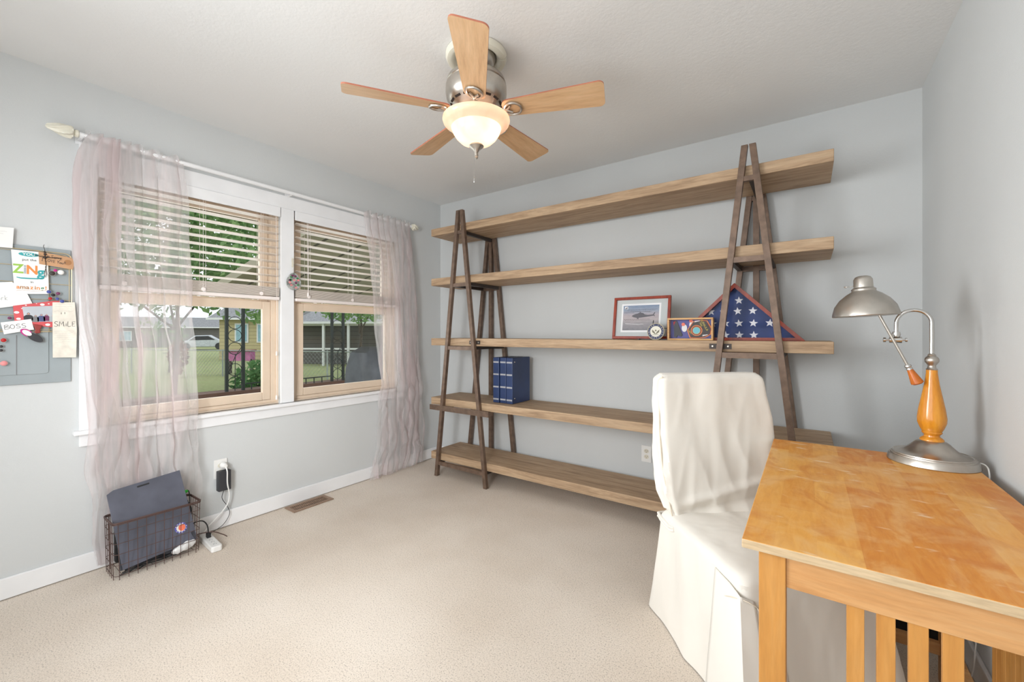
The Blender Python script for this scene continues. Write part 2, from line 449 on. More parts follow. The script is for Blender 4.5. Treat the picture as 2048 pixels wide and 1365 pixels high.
def world(o):
    m = Matrix.LocRotScale(o.location, o.rotation_euler, o.scale)
    return world(o.parent) @ m if o.parent else m
def tag(o, label, cat, group=None, kind=None):
    o['label'] = label; o['category'] = cat
    if group: o['group'] = group
    if kind: o['kind'] = kind
    return o
def thing(name, label, cat, loc, rotz=0, group=None):
    o = bpy.data.objects.new(name, None); COL.objects.link(o); o.location = loc; o.rotation_euler = (0, 0, rotz)
    o.empty_display_size = .05
    return tag(o, label, cat, group)
def struct(name, mb, mat, parent=None, **kw):
    o = mb.build(name, mat, parent, **kw)
    if parent is None: o['kind'] = 'structure'
    return o
class Frame:
    def __init__(s, o, xd, yd, nd=None):
        s.o = Vector(o); s.x = Vector(xd).normalized(); s.y = Vector(yd).normalized()
        s.n = Vector(nd).normalized() if nd else s.x.cross(s.y)
    def __call__(s, a, b, c=0): return s.o + s.x * a + s.y * b + s.n * c
def circ(cx, cy, r, n=24, ry=None, a0=0, a1=2 * pi):
    ry = r if ry is None else ry
    full = abs(a1 - a0 - 2 * pi) < 1e-6
    return [(cx + r * cos(a0 + (a1 - a0) * k / (n if full else n - 1)), cy + ry * sin(a0 + (a1 - a0) * k / (n if full else n - 1))) for k in range(n)]
def rrect(x0, x1, y0, y1, r, n=5):
    p = []
    for cx, cy, a in ((x1 - r, y0 + r, -pi / 2), (x1 - r, y1 - r, 0), (x0 + r, y1 - r, pi / 2), (x0 + r, y0 + r, pi)):
        p += [(cx + r * cos(a + pi / 2 * k / n), cy + r * sin(a + pi / 2 * k / n)) for k in range(n + 1)]
    return p
def starp(cx, cy, r, rot=0, ri=.42):
    return [(cx + (r if k % 2 == 0 else r * ri) * cos(pi / 2 + rot + k * pi / 5), cy + (r if k % 2 == 0 else r * ri) * sin(pi / 2 + rot + k * pi / 5)) for k in range(10)]
def text_mesh(body, size, F, a, b, c, mat, parent, name='lettering', rot=0, bold=0, sx=1):
    cu = bpy.data.curves.new('t', 'FONT'); cu.body = body; cu.size = size; cu.align_x = 'CENTER'; cu.align_y = 'CENTER'
    cu.extrude = .0003; cu.offset = bold; cu.resolution_u = 3
    o = bpy.data.objects.new('t', cu); COL.objects.link(o)
    me = bpy.data.meshes.new_from_object(o.evaluated_get(bpy.context.evaluated_depsgraph_get()))
    bpy.data.objects.remove(o); bpy.data.curves.remove(cu)
    mb = MB(); cr, sr = cos(rot), sin(rot)
    vs_ = [F(a + (v.co.x * sx * cr - v.co.y * sr), b + (v.co.x * sx * sr + v.co.y * cr), c + v.co.z) for v in me.vertices]
    mb.add(vs_, [tuple(p.vertices) for p in me.polygons])
    bpy.data.meshes.remove(me)
    return mb.build(name, mat, parent, recalc=False)
def stroke(mb, F, pts, r, c=.001):
    mb.tube([F(x, y, c) for x, y in pts], r, 5)
def arc(c, r, a0, a1, n, F):
    return [F(c[0] + r * cos(a0 + (a1 - a0) * k / n), c[1] + r * sin(a0 + (a1 - a0) * k / n)) for k in range(n + 1)]
def interp(tab, x):
    if x <= tab[0][0]: return tab[0][1]
    for (x0, y0), (x1, y1) in zip(tab, tab[1:]):
        if x <= x1: return y0 + (y1 - y0) * (x - x0) / (x1 - x0)
    return tab[-1][1]

# ------------------------------------------------------------------ room shell
XL, YB, XR, ZC, YF = -2.93, 2.95, .478, 2.44, -1.1
struct('floor', MB().box(XL - .15, XR + .1, YF, YB + .1, -.1, 0), M['carpet'])
struct('ceiling', MB().box(XL - .15, XR + .1, YF, YB + .1, ZC, ZC + .1), M['ceil'])
W1a, W1b, W2a, W2b, WZ0, WZ1 = .525, 1.425, 1.513, 2.413, .712, 2.04
m = MB()
for y0, y1, z0, z1 in [(YF, YB, 0, WZ0), (YF, YB, WZ1, ZC), (YF, W1a, WZ0, WZ1), (W1b, W2a, WZ0, WZ1), (W2b, YB, WZ0, WZ1)]:
    m.box(XL - .12, XL, y0, y1, z0, z1)
struct('wall_left', m, M['wall'])
struct('wall_back', MB().box(XL - .12, XR + .1, YB, YB + .1, 0, ZC), M['wall'])
struct('wall_right', MB().box(XR, XR + .1, YF, YB, 0, ZC), M['wall'])
struct('wall_front', MB().box(XL - .12, XR + .1, YF - .1, YF, 0, ZC), M['wall'])
struct('baseboard_left', MB().box(XL, XL + .014, YF, YB, .004, .098), M['white'], bevel=.004)
struct('baseboard_back', MB().box(XL + .014, XR - .014, YB - .014, YB, .004, .098), M['white'], bevel=.004)
struct('baseboard_right', MB().box(XR - .014, XR, YF, YB, .004, .098), M['white'], bevel=.004)
# casing, stool, apron
XC = XL + .018
m = MB()
m.box(XL, XC, .462, W1a, .69, WZ1); m.box(XL, XC, W2b, W2b + .063, .69, WZ1); m.box(XL, XC, W1b, W2a, WZ0 + .004, WZ1)
m.box(XL, XC, .462, W2b + .063, WZ1, 2.128)
struct('trim_1', m, M['white'], bevel=.002)
m = MB(); m.box(XL - .04, XL + .042, .44, W2b + .09, .69, .712)
struct('trim_2', m, M['white'], bevel=.005)
m = MB(); m.box(XL, XL + .016, .462, W2b + .065, .63, .69)
struct('trim_3', m, M['white'], bevel=.002)
for n_, (a, b) in enumerate(((W1a, W1b), (W2a, W2b))):
    g = MB(); g.box(XL - .112, XL - .02, a, a + .012, WZ0, WZ1); g.box(XL - .112, XL - .02, b - .012, b, WZ0, WZ1); g.box(XL - .112, XL - .02, a + .012, b - .012, WZ1 - .012, WZ1)
    g.box(XL - .112, XL - .022, a + .012, b - .012, WZ0, WZ0 + .012)
    win = struct('window_%d' % (n_ + 1), g, M['tan'])
    x0, x1 = XL - .075, XL - .032
    f = MB(); f.box(x0 - .03, x1, a + .012, a + .042, WZ0 + .012, WZ1 - .012); f.box(x0 - .03, x1, b - .042, b - .012, WZ0 + .012, WZ1 - .012)
    f.box(x0 - .03, x1, a + .042, b - .042, WZ0 + .012, WZ0 + .03); f.box(x0 - .03, x1, a + .042, b - .042, WZ1 - .04, WZ1 - .012)
    f.build('window_frame', M['tan'], win, bevel=.002)
    def sash(z0, z1, xa, xb, st=.052):
        s_ = MB(); s_.box(xa, xb, a + .043, a + .043 + st, z0, z1); s_.box(xa, xb, b - .043 - st, b - .043, z0, z1)
        s_.box(xa, xb, a + .043 + st, b - .043 - st, z0, z0 + .052); s_.box(xa, xb, a + .043 + st, b - .043 - st, z1 - .052, z1)
        o_ = s_.build('sash', M['tan'], win, bevel=.004)
        MB().box((xa + xb) / 2 - .002, (xa + xb) / 2 + .002, a + .043 + st - .005, b - .038 - st, z0 + .045, z1 - .045).build('glass_pane', M['glass'], o_)
    sash(WZ0 + .031, 1.402, XL - .062, XL - .036)
    sash(1.362, WZ1 - .041, XL - .1, XL - .072)

# ------------------------------------------------------------------ blinds
def blind(a, b, label, wand_y):
    t = thing('window_blind', label, 'blind', (XL + .0, (a + b) / 2, WZ1), group='slatted blinds in the two windows')
    cx = XL - .004
    hr = MB().box(cx - .022, cx + .018, a + .012, b - .012, WZ1 - .05, WZ1 - .004)
    hr.build('headrail', M['blind'], t, bevel=.003)
    va = MB().box(cx + .019, cx + .029, a + .006, b - .006, WZ1 - .066, WZ1 - .001)
    va.build('valance', M['white'], t, bevel=.003)
    sl = MB(); z = WZ1 - .085; k = 0
    while z > 1.505:
        tilt = .004
        sl.bar((cx, a + .014, z), (cx, b - .014, z), .05, .0028, up=(-.10, 0, 1)); z -= .0475; k += 1
    zz = 1.497
    for j in range(13):
        sl.box(cx - .025, cx + .0255 + .0008 * (j % 2), a + .014, b - .014, zz - .0028, zz); zz -= .0046
    sl.build('slats', M['slat'], t)
    MB().box(cx - .026, cx + .028, a + .011, b - .011, 1.412, 1.434).build('bottom_rail', M['blind'], t, bevel=.005)
    co = MB()
    for yy in (a + .10, (a + b) / 2 + .0, b - .13):
        for dx in (-.026, .028):
            co.tube([(cx + dx, yy, WZ1 - .05), (cx + dx, yy, 1.43)], .0009, 5)
        co.tube([(cx + .029, yy + .012, WZ1 - .06), (cx + .030, yy + .012, 1.43)], .0007, 5)
        co.lathe([(.001, 0), (.012, .001), (.012, .004), (.001, .005)], (cx + .03, yy, 1.448), 12, Matrix.Rotation(R(90), 3, 'Y'))
    co.build('lift_cord', M['blind'], t)
    return t
b1 = blind(W1a, W1b, 'off-white slatted blind half lowered in the wide left window beside the long curtain', 1)
b2 = blind(W2a, W2b, 'off-white slatted blind half lowered in the right window nearer the room corner', 1)
m = MB(); m.tube([(XL + .022, W1b - .035, WZ1 - .07), (XL + .02, W1b - .03, 1.4), (XL + .018, W1b - .03, .76)], .0014, 6)
m.lathe([(.003, .02), (.006, .012), (.006, -.01), (.002, -.012)], (XL + .019, W1b - .03, 1.05), 10)
m.lathe([(.003, .02), (.006, .012), (.007, -.01), (.002, -.012)], (XL + .018, W1b - .03, .755), 10)
m.build('pull_cord', M['blind'], b1, smooth=True)
m = MB(); m.tube([(XL + .024, W2a + .09, WZ1 - .07), (XL + .026, W2a + .095, 1.47)], .0016, 6)
m.lathe([(.003, .02), (.007, .01), (.007, -.01), (.002, -.012)], (XL + .027, W2a + .095, 1.46), 10)
m.build('pull_cord', M['blind'], b2, smooth=True)

# hanging suncatcher on the mullion
t = thing('suncatcher', 'teardrop stained glass suncatcher hanging on the white post between the windows', 'suncatcher', (XC, 1.497, 1.49))
F = Frame((XC + .008, 1.503, 1.555), (0, 1, 0), (0, 0, 1))
def tear(s_):
    p = []
    for k in range(28):
        a_ = 2 * pi * k / 28; r_ = s_ * (1 + .0 * k)
        x_ = .05 * r_ * sin(a_) * (1 - .12 * cos(a_)); y_ = -.012 + .056 * r_ * cos(a_)
        if cos(a_) > .6: y_ += .022 * r_ * (cos(a_) - .6)
        p.append((x_, y_))
    return p
MB().plate(F, tear(1), .001, .012).build('glass_body', plain('marbled_grey_glass', (140, 142, 138), .12, var=.35, vs_=45), t, bevel=.003)
for nm, pts in (('dgreen', [(-.02, .02), (.022, .015), (.026, -.03), (-.024, .002)]), ('pink', [(0, 0), (-.02, -.035), (.012, -.05), (.028, .002), (-.03, -.018)]), ('plum', [(-.012, .03), (.012, -.018), (-.03, -.002), (.008, .028)])):
    g = MB()
    for a_, b_ in pts: g.plate(F, circ(a_, b_, .009, 7, .007), .012, .0145)
    g.build('petal', M[nm], t)
MB().tube([F(-.004, .05, .004), F(-.006, .08, .004), F(-.006, .105, .004)], .0012, 6).build('cord', M['ivory'], t)
MB().plate(F, rrect(-.012, -.001, .09, .15, .002), 0, .007).build('hook', M['ivory'], t)

# ------------------------------------------------------------------ curtain rod and curtains
ZR, XRD = 2.135, XL + .062
t = thing('curtain_rod', 'white curtain rod with spiral finials above both windows', 'curtain rod', (XL, 1.5, ZR))
rz = lambda y: 2.147 - .012 * (y - .48) / 2.04
MB().tube([(XRD, .45, rz(.45)), (XRD, 2.53, rz(2.53))], .0125, 14).build('rod', M['white'], t, smooth=True)
for y0, sg in ((.455, -1), (2.525, 1)):
    f = MB(); secs = []
    L = .11 if sg < 0 else .085
    for i in range(26):
        q = i / 25; r_ = .009 + .019 * sin(pi * min(1, q * 1.02) ** .75) * (1 - .25 * q)
        if q < .18: r_ = .017 if .03 < q < .13 else .012
        if q > .96: r_ = .004
        sec = []
        for k in range(30):
            a_ = 2 * pi * k / 30; rr = r_ * (1 + (.22 * cos(5 * a_ + q * 8) if q > .2 else .03 * cos(15 * a_)))
            sec.append((XRD + rr * cos(a_), y0 + sg * L * q, rz(y0) + rr * sin(a_)))
        secs.append(sec)
    f.loft(secs).build('finial', M['medal'], t, smooth=True)
for yy in (.462, 1.47, 2.51):
    MB().box(XL + .001, XL + .006, yy - .012, yy + .012, rz(yy) - .03, rz(yy) + .018).bar((XL + .004, yy, rz(yy) - .014), (XRD, yy, rz(yy) - .014), .012, .003).build('bracket', M['white'], t)

def curtain(name, label, Lt, Rt, dense, n, seed, ztop, zbot):
    NS, NT_ = 420, 150
    mb = MB(); vs_ = []
    for j in range(NT_ + 1):
        q = j / NT_; z = ztop + (zbot(0) - ztop) * q
        for i in range(NS + 1):
            s_ = i / NS
            zz = ztop + (zbot(s_) - ztop) * q
            Lz = interp(Lt, ztop - zz) + .012 * noise.noise(Vector((zz * 4.5, seed, 1))) * min(1, (ztop - zz) * 4); Rz = interp(Rt, ztop - zz) + .014 * noise.noise(Vector((zz * 5, seed, 7))) * min(1, (ztop - zz) * 4)
            g = dense(s_)
            ph = 2 * pi * n * s_ + 1.6 * noise.noise(Vector((s_ * 3, zz * .9, seed))) + 1.2 * sin(3.1 * zz + s_ * 9 + seed)
            loc = max(.25, 1.3 - 1.2 * abs(dense(min(1, s_ + .03)) - dense(max(0, s_ - .03))) / .06 * .5)
            ends = min(1, s_ / .03, (1 - s_) / .03)
            A = (.020 + .014 * noise.noise(Vector((s_ * 5, zz * 1.1, seed + 5)))) * loc * ends
            pinch = 1 - .5 * max(0, 1 - (ztop - zz) / .10)
            n1 = noise.noise(Vector((s_ * 9 + zz * 1.2, zz * 3.2, seed + 9)))
            n2 = noise.noise(Vector((s_ * 15 - zz * 2.0, zz * 5.0, seed + 3)))
            lo = 1 + 1.3 * max(0, min(1, (.95 - zz) / .5)); n1 *= lo; n2 *= lo
            cr = (1 - 2.6 * abs(n1)) ; cr2 = (1 - 2.6 * abs(n2))
            y = Lz + (Rz - Lz) * g + A * pinch * sin(ph) * 1.5 + .010 * n1 + .006 * n2
            low = max(0, min(1, (.42 - zz) / .2))
            big = noise.noise(Vector((s_ * 5 + 3, zz * 3.4, seed + 2))) * max(0, min(1, (.9 - zz) / .4))
            y += .022 * noise.noise(Vector((s_ * 4, zz * 4.2, seed + 6))) * max(0, min(1, (.9 - zz) / .4))
            if seed > 2: low *= .3
            x = XRD + .006 - low * .018 + .035 * abs(big) + A * (.9 - .5 * low) * cos(ph) * .9 + .006 * cr + .004 * cr2
            top = max(0, 1 - (ztop - zz) / .06)
            x = x * (1 - top) + (XRD + .0165 * (1 if sin(ph) > -.9 else .9) + .004 * cos(ph * 2)) * top
            x = max(XL + .047 - .024 * low, x)
            zq = zz + .004 * cr + .012 * top * sin(ph * 1.0) * (1 if j == 0 else .3)
            if zz < .35 and seed > 2: x += .03 * max(0, cr) * (1 - zz / .35) * .6
            if seed < 2 and zz < .5: x = min(x, -2.884 + max(0, zz - .30) * .35)
            vs_.append((x, y, max(.004, zq)))
    fs = [(j * (NS + 1) + i, j * (NS + 1) + i + 1, (j + 1) * (NS + 1) + i + 1, (j + 1) * (NS + 1) + i) for j in range(NT_) for i in range(NS)]
    mb.add(vs_, fs)
    o = mb.build(name, M['sheer'], None, recalc=False)
    o.data.shade_smooth()
    return tag(o, label, 'curtain', 'sheer curtains on the rod')
curtain('sheer_curtain', 'wide crinkled pinkish grey sheer curtain hanging behind the wire basket',
        [(0, .470), (.25, .435), (.6, .43), (1.0, .46), (1.25, .485), (1.5, .48), (2.0, .50), (2.15, .53)],
        [(0, .86), (.3, .89), (.65, .905), (1.1, .915), (1.4, .935), (1.9, .955), (2.2, .95)],
        lambda s_: (s_ / .6) ** 1.0 * .46 if s_ < .6 else .46 + .54 * ((s_ - .6) / .4) ** 1.05, 8, 1.7, ZR + .028, lambda s_: .03)
curtain('sheer_curtain', 'long pinkish grey sheer curtain bunched near the room corner beside the shelves',
        [(0, 2.04), (.5, 2.10), (1.0, 2.14), (1.4, 2.20), (1.6, 2.17), (1.9, 2.15), (2.15, 2.09)],
        [(0, 2.50), (.5, 2.56), (1.0, 2.60), (1.5, 2.63), (2.0, 2.67), (2.15, 2.63)],
        lambda s_: .48 * (s_ / .36) if s_ < .36 else .48 + .52 * ((s_ - .36) / .64) ** .95, 8, 4.2, ZR + .022, lambda s_: .012 + .02 * s_)

# ------------------------------------------------------------------ ceiling fan
FX, FY, FZ = -1.22, 1.455, 2.185
t = thing('ceiling_fan', 'five-blade ceiling fan with light maple blades and a lit frosted glass bowl', 'ceiling fan', (FX, FY, ZC))
md = MB()
for q0, q1 in ((.02, .98),):
    for seg_ in range(3):
        a0 = seg_ * 2 * pi / 3 + .5 + .025; a1 = a0 + 2 * pi / 3 - .05
        secs = []
        for i in range(17):
            a_ = a0 + (a1 - a0) * i / 16
            secs.append([(FX + r_ * cos(a_), FY + r_ * sin(a_), z_) for r_, z_ in ((.092, ZC - .002), (.092, ZC - .014), (.102, ZC - .026), (.116, ZC - .03), (.130, ZC - .026), (.137, ZC - .014), (.137, ZC - .002))])
        md.loft(secs)
md.build('ceiling_ring', M['medal'], t, smooth=True)
MB().lathe([(.088, ZC - .001), (.086, ZC - .018), (.078, ZC - .045), (.06, ZC - .066), (.03, ZC - .076)], (FX, FY, 0), 40).build('canopy', M['nickel'], t, smooth=True)
MB().lathe([(.022, ZC - .07), (.022, FZ + .17)], (FX, FY, 0), 20).build('downrod', M['nickel'], t, smooth=True)
mh = MB().lathe([(.03, FZ + .185), (.06, FZ + .18), (.10, FZ + .165), (.128, FZ + .14), (.134, FZ + .122), (.130, FZ + .119), (.136, FZ + .112), (.137, FZ + .08), (.133, FZ + .055), (.118, FZ + .035), (.10, FZ + .022), (.092, FZ + .01), (.085, FZ + .004), (.085, FZ - .012), (.03, FZ - .014)], (FX, FY, 0), 48)
mh = mh.build('motor_housing', M['nickel'], t, smooth=True)
sl = MB()
for k in range(15):
    a_ = 2 * pi * k / 15
    sl.bar((FX + .112 * cos(a_ - .13), FY + .112 * sin(a_ - .13), FZ + .029), (FX + .112 * cos(a_ + .13), FY + .112 * sin(a_ + .13), FZ + .029), .004, .009, up=(cos(a_), sin(a_), .8))
sl.build('cooling_slot', M['dark'], mh)
MB().lathe([(.07, FZ - .012), (.068, FZ - .03), (.075, FZ - .034), (.075, FZ - .04), (.05, FZ - .042)], (FX, FY, 0), 40).build('fitter', M['nickel'], t, smooth=True)
for k in range(5):
    an = R(19.3 + 72 * k)
    Rz = Matrix.Rotation(an, 3, 'Z'); Rp = Matrix.Rotation(R(-13), 3, 'X')
    def bl(x, y, z): return Vector((FX, FY, FZ - .002)) + Rz @ (Rp @ Vector((x, y, z)))
    # outline in blade plane, x outwards
    r0, r1, w0, w1 = .125, .565, .047, .068
    ol = []
    def corner(cx, cy, a0, rad, nn=6):
        return [(cx + rad * cos(a0 + (pi / 2) * i / nn), cy + rad * sin(a0 + (pi / 2) * i / nn)) for i in range(nn + 1)]
    ol = corner(r1 - .022, w1 - .022, 0, .022)[::1] + corner(r0 + .03, w0 - .03, pi / 2, .03) + corner(r0 + .03, -w0 + .03, pi, .03) + corner(r1 - .022, -w1 + .022, 1.5 * pi, .022)
    b = MB(); n_ = len(ol); b.v = [bl(x, y, -.003) for x, y in ol] + [bl(x, y, .003) for x, y in ol]
    b.face(range(n_)); b.face(range(2 * n_ - 1, n_ - 1, -1)); b.cur = 1
    for i in range(n_): b.face((i, n_ + i, n_ + (i + 1) % n_, (i + 1) % n_))
    # grain runs along the blade: build in blade-local space through an empty-less parent rotation
    bo = b.build('blade', [M['blade'], M['bladeedge']], None)
    loc = Matrix.Translation((FX, FY, FZ)) @ Matrix.Rotation(an, 4, 'Z')
    bo.data.transform(loc.inverted()); bo.matrix_world = loc
    bo.parent = t; bo.matrix_parent_inverse = Matrix.Identity(4)
    bo.location = (0, 0, FZ - ZC); bo.rotation_euler = (0, 0, an)
    ir = MB()
    hub = Vector((FX, FY, FZ - .002))
    ir.tube([hub + Rz @ Vector(p) for p in ((.075, 0, -.008), (.092, 0, -.017), (.105, 0, -.02), (.118, 0, -.016), (.128, 0, -.0125))], [.009, .008, .008, .008, .006], 10)
    ring = [bl(.172 + .037 * cos(a_) , .034 * sin(a_), -.009) for a_ in [2 * pi * i / 22 for i in range(22)]]
    ir.tube(ring, .0058, 8, closed=True)
    ir.tube([bl(.13, 0, -.010), bl(.15, .006, -.011), bl(.165, .020, -.009)], .005, 8)
    ir.tube([bl(.13, 0, -.010), bl(.15, -.006, -.011), bl(.165, -.020, -.009)], .005, 8)
    ir.ball(bl(.128, 0, -.011), .008, 10)
    io = ir.build('blade_iron', M['nickel'], None, smooth=True)
    io.data.transform(loc.inverted()); io.parent = bo
# bowl
pr = [(.150, FZ - .033), (.151, FZ - .040), (.147, FZ - .052), (.135, FZ - .062), (.120, FZ - .070), (.112, FZ - .074), (.110, FZ - .080), (.104, FZ - .096), (.092, FZ - .115), (.072, FZ - .134), (.045, FZ - .147), (.012, FZ - .152)]
inner = [(max(.008, r_ - .004), z_ + .003) for r_, z_ in pr][::-1]
MB().lathe([(.130, FZ - .031), (.140, FZ - .031)] + pr, (FX, FY, 0), 56, cap=False).build('glass_bowl', M['bowl'], t, smooth=True)
MB().lathe([(.012, FZ - .146), (.032, FZ - .150), (.034, FZ - .155), (.028, FZ - .160), (.015, FZ - .170), (.010, FZ - .180), (.006, FZ - .184), (.009, FZ - .188), (.006, FZ - .192), (.010, FZ - .196), (.006, FZ - .200), (.008, FZ - .206), (.002, FZ - .212)], (FX, FY, 0), 28).build('finial', M['nickel'], t, smooth=True)
MB().tube([(FX + .006, FY - .02, FZ - .16), (FX + .004, FY - .02, FZ - .31)], .0009, 5).lathe([(.001, 0), (.003, -.006), (.003, -.02), (.001, -.024)], (FX + .004, FY - .02, FZ - .30), 8).build('pull_chain', M['nickel2'], t)
for dx, dy, e in ((.055, .015, .55), (-.04, -.03, .26)):
    d = bpy.data.lights.new('fan_bulb', 'POINT'); d.energy = e; d.color = (1, .90, .80); d.shadow_soft_size = .028
    o = bpy.data.objects.new('fan_bulb', d); COL.objects.link(o); o.location = (FX + dx, FY + dy, FZ - .078)

# ------------------------------------------------------------------ shelf unit
SF, SBK = 2.53, 2.895
t = thing('bookshelf', 'wide five-tier shelf unit with weathered oak planks on bronze A-frames', 'shelf unit', (-1.26, 2.7, 0))
def leg(xa, xb, z0, z1, y0, y1, w_=.031):
    m_ = MB(); dx = xb - xa
    wx = w_ * 1.0
    m_.add([(xa - wx / 2, y0, z0), (xa + wx / 2, y0, z0), (xa + wx / 2, y1, z0), (xa - wx / 2, y1, z0), (xb - wx / 2, y0, z1), (xb + wx / 2, y0, z1), (xb + wx / 2, y1, z1), (xb - wx / 2, y1, z1)],
           [(0, 3, 2, 1), (4, 5, 6, 7), (0, 1, 5, 4), (1, 2, 6, 5), (2, 3, 7, 6), (3, 0, 4, 7)])
    m_.build('leg', M['bronze'], t, bevel=.0015)
tops = [2.075, 1.654, 1.148, .648, .189]
for z in tops:
    MB().box(-2.622, .104, SF, SBK, z - .06, z).build('shelf', M['shelf'], t, bevel=.003)
for xc in (-2.275, -.252):
    for (y0, y1) in ((SF - .032, SF - .002), (SBK + .003, SBK + .033)):
        if y0 > 2.8: y0, y1 = SBK + .002, SBK + .034
        for sg in (-1, 1):
            leg(xc + sg * .262, xc + sg * .018, 0, 2.176, y0, y1)
        def hw(z): return .262 - (.262 - .018) * z / 2.176
        for zz, h_ in ((tops[0] - .088, .026), (tops[1] - .090, .028), (tops[2] - .092, .03), (.095, .03)):
            MB().box(xc - hw(zz) + .012, xc + hw(zz) - .012, y0 + .004, y1 - .004, zz, zz + h_).build('crossbar', M['bronze'], t)
        if y0 > 2.8:
            MB().box(xc - .016, xc + .016, y0 + .002, y1 - .002, .02, tops[0] - .07).build('center_post', M['bronze'], t)
    # wide bar below the fourth shelf
    MB().box(xc - .33, xc + .30, SF - .0345, SF - .026, tops[3] - .098, tops[3] - .055).box(xc + .292, xc + .30, SF - .026, SF + .02, tops[3] - .095, tops[3] - .062).build('wide_bracket', M['bronze'], t, bevel=.001)
    for zt in tops:
        hwz = .262 - (.262 - .018) * (zt - .08) / 2.176
        for sg in (-1, 1):
            if zt == tops[0] and sg < 0: continue
            sx = sg * hwz if zt != tops[0] else .012
            MB().box(xc + sx - .012, xc + sx + .012, SF - .002, SBK + .003, zt - .086, zt - .0615).build('support_bar', M['dbronze'], t)
    sx = xc + (1 if xc < -1 else -1) * (.262 - .244 * 1.11 / 2.176)
    br_ = MB().box(sx - .055, sx + .055, SF - .0018, SF, 1.103, 1.132).build('bracket', M['dbronze'], t)
    bb = MB()
    for q in (-.038, .038): bb.lathe([(.006, 0), (.006, .003), (.004, .004)], (sx + q, SF - .0018, 1.1175), 10, Matrix.Rotation(R(90), 3, 'X'))
    bb.build('bolt', M['nickel'], br_)

# three binders
def binder():
    t_ = thing('binder', '', 'binder', (0, 0, 0), group='navy binders on the fourth shelf')
    MB().box(-.029, .029, .0, .245, .0, .352).build('cover', M['navy'], t_, bevel=.004)
    g = MB()
    for z in (.022, .118, .215, .31):
        g.box(-.026, .026, -.0012, .001, z, z + .012)
    g.build('spine_band', M['silverline'], t_)
    MB().box(-.026, .026, .243, .2455, .006, .345).build('page_edge', M['paper'], t_)
    MB().ball((.0292, .03, .32), .006, 8).ball((.0292, .03, .04), .006, 8).build('rivet', M['nickel2'], t_)
    return t_
def dup(root, loc, rz=0, label=None):
    r_ = root.copy(); COL.objects.link(r_); r_.location = loc; r_.rotation_euler = (0, 0, rz)
    if label: r_['label'] = label
    for ch in list(root.children):
        c = ch.copy(); COL.objects.link(c); c.parent = r_
        for g_ in ch.children:
            d_ = g_.copy(); COL.objects.link(d_); d_.parent = c
    return r_
b0 = binder(); zb = tops[3] + .001
b0.location = (-1.9905, 2.612, zb); b0['label'] = 'navy binder with silver bands, leftmost of the three on the fourth shelf'
dup(b0, (-1.9265, 2.616, zb), 0, 'navy binder with silver bands standing between the other two')
dup(b0, (-1.862, 2.611, zb), 0, 'navy binder whose dark side faces the room, rightmost of the three')

Z3 = tops[2] + .0008
# framed certificate with helicopter photo (leans back slightly)
t = thing('framed_certificate', 'red cherry frame holding a grey matted helicopter photo certificate', 'picture frame', (-.875, 2.68, Z3))
F = Frame((-1.052, 2.655, Z3 + .002), (1, -.02, 0), (0, .17, 1))
def ringplate(mb, F, x0, x1, y0, y1, w_, c0, c1):
    for a0, a1, b0_, b1_ in ((x0, x1, y0, y0 + w_), (x0, x1, y1 - w_, y1), (x0, x0 + w_, y0 + w_, y1 - w_), (x1 - w_, x1, y0 + w_, y1 - w_)):
        mb.plate(F, [(a0, b0_), (a1, b0_), (a1, b1_), (a0, b1_)], c0, c1)
WF, HF = .366, .275
m = MB(); ringplate(m, F, 0, WF, 0, HF, .017, 0, .018); m.build('frame', M['cherry'], t, bevel=.002)
MB().plate(F, [(.015, .015), (WF - .015, .015), (WF - .015, HF - .015), (.015, HF - .015)], .001, .006).build('mat_board', M['mat'], t)
MB().plate(F, [(.052, .045), (WF - .06, .045), (WF - .06, HF - .043), (.052, HF - .043)], .006, .0068).build('paper_border', M['paper'], t)
ph = MB().plate(F, [(.063, .057), (WF - .071, .057), (WF - .071, HF - .055), (.063, HF - .055)], .0068, .0073).build('photo_print', sunset(), t)
h = MB()
h.plate(F, [(.12, .15), (.135, .142), (.155, .138), (.158, .131), (.166, .131), (.168, .138), (.20, .141), (.235, .146), (.262, .15), (.268, .145), (.27, .15), (.265, .156), (.272, .172), (.266, .172), (.258, .158), (.225, .156), (.205, .160), (.196, .168), (.180, .172), (.176, .178), (.172, .172), (.16, .166), (.145, .163), (.13, .157)], .0073, .0077)
h.plate(F, [(.11, .182), (.24, .176), (.24, .1775), (.11, .1835)], .0073, .0077)
h.build('helicopter_silhouette', M['heli'], t)
h = MB()
for k, (y_, xa, xb) in enumerate([(.192, .075, .285), (.186, .09, .27), (.178, .07, .25), (.170, .07, .14), (.128, .07, .24), (.122, .075, .25)]):
    xx = xa
    while xx < xb:
        L_ = random.uniform(.004, .014); h.plate(F, [(xx, y_), (min(xb, xx + L_), y_), (min(xb, xx + L_), y_ + .0017), (xx, y_ + .0017)], .0073, .0078); xx += L_ + .003
h.build('print_lines', M['ink'], t)
h = MB()
h.plate(F, rrect(.073, .094, .196, .214, .002), .0073, .0078); h.build('insignia', M['paper'], t)
h = MB()
for k in range(3): h.plate(F, [(.074 + .006 * k, .197), (.077 + .006 * k, .197), (.083 + .0035 * k, .2035 + .003 * k), (.083 + .0035 * k - .003, .2055 + .003 * k)], .0078, .0082)
h.build('insignia_stripe', M['ink'], t)
h = MB().plate(F, [(.08, .10), (.16, .095), (.20, .0965), (.20, .0975), (.16, .097), (.08, .102)], .0073, .0077); h.build('wake_line', M['paper'], t)
MB().plate(F, [(.015, .015), (WF - .015, .015), (WF - .015, HF - .015), (.015, HF - .015)], .011, .012).build('glazing', M['caseglass'], t)
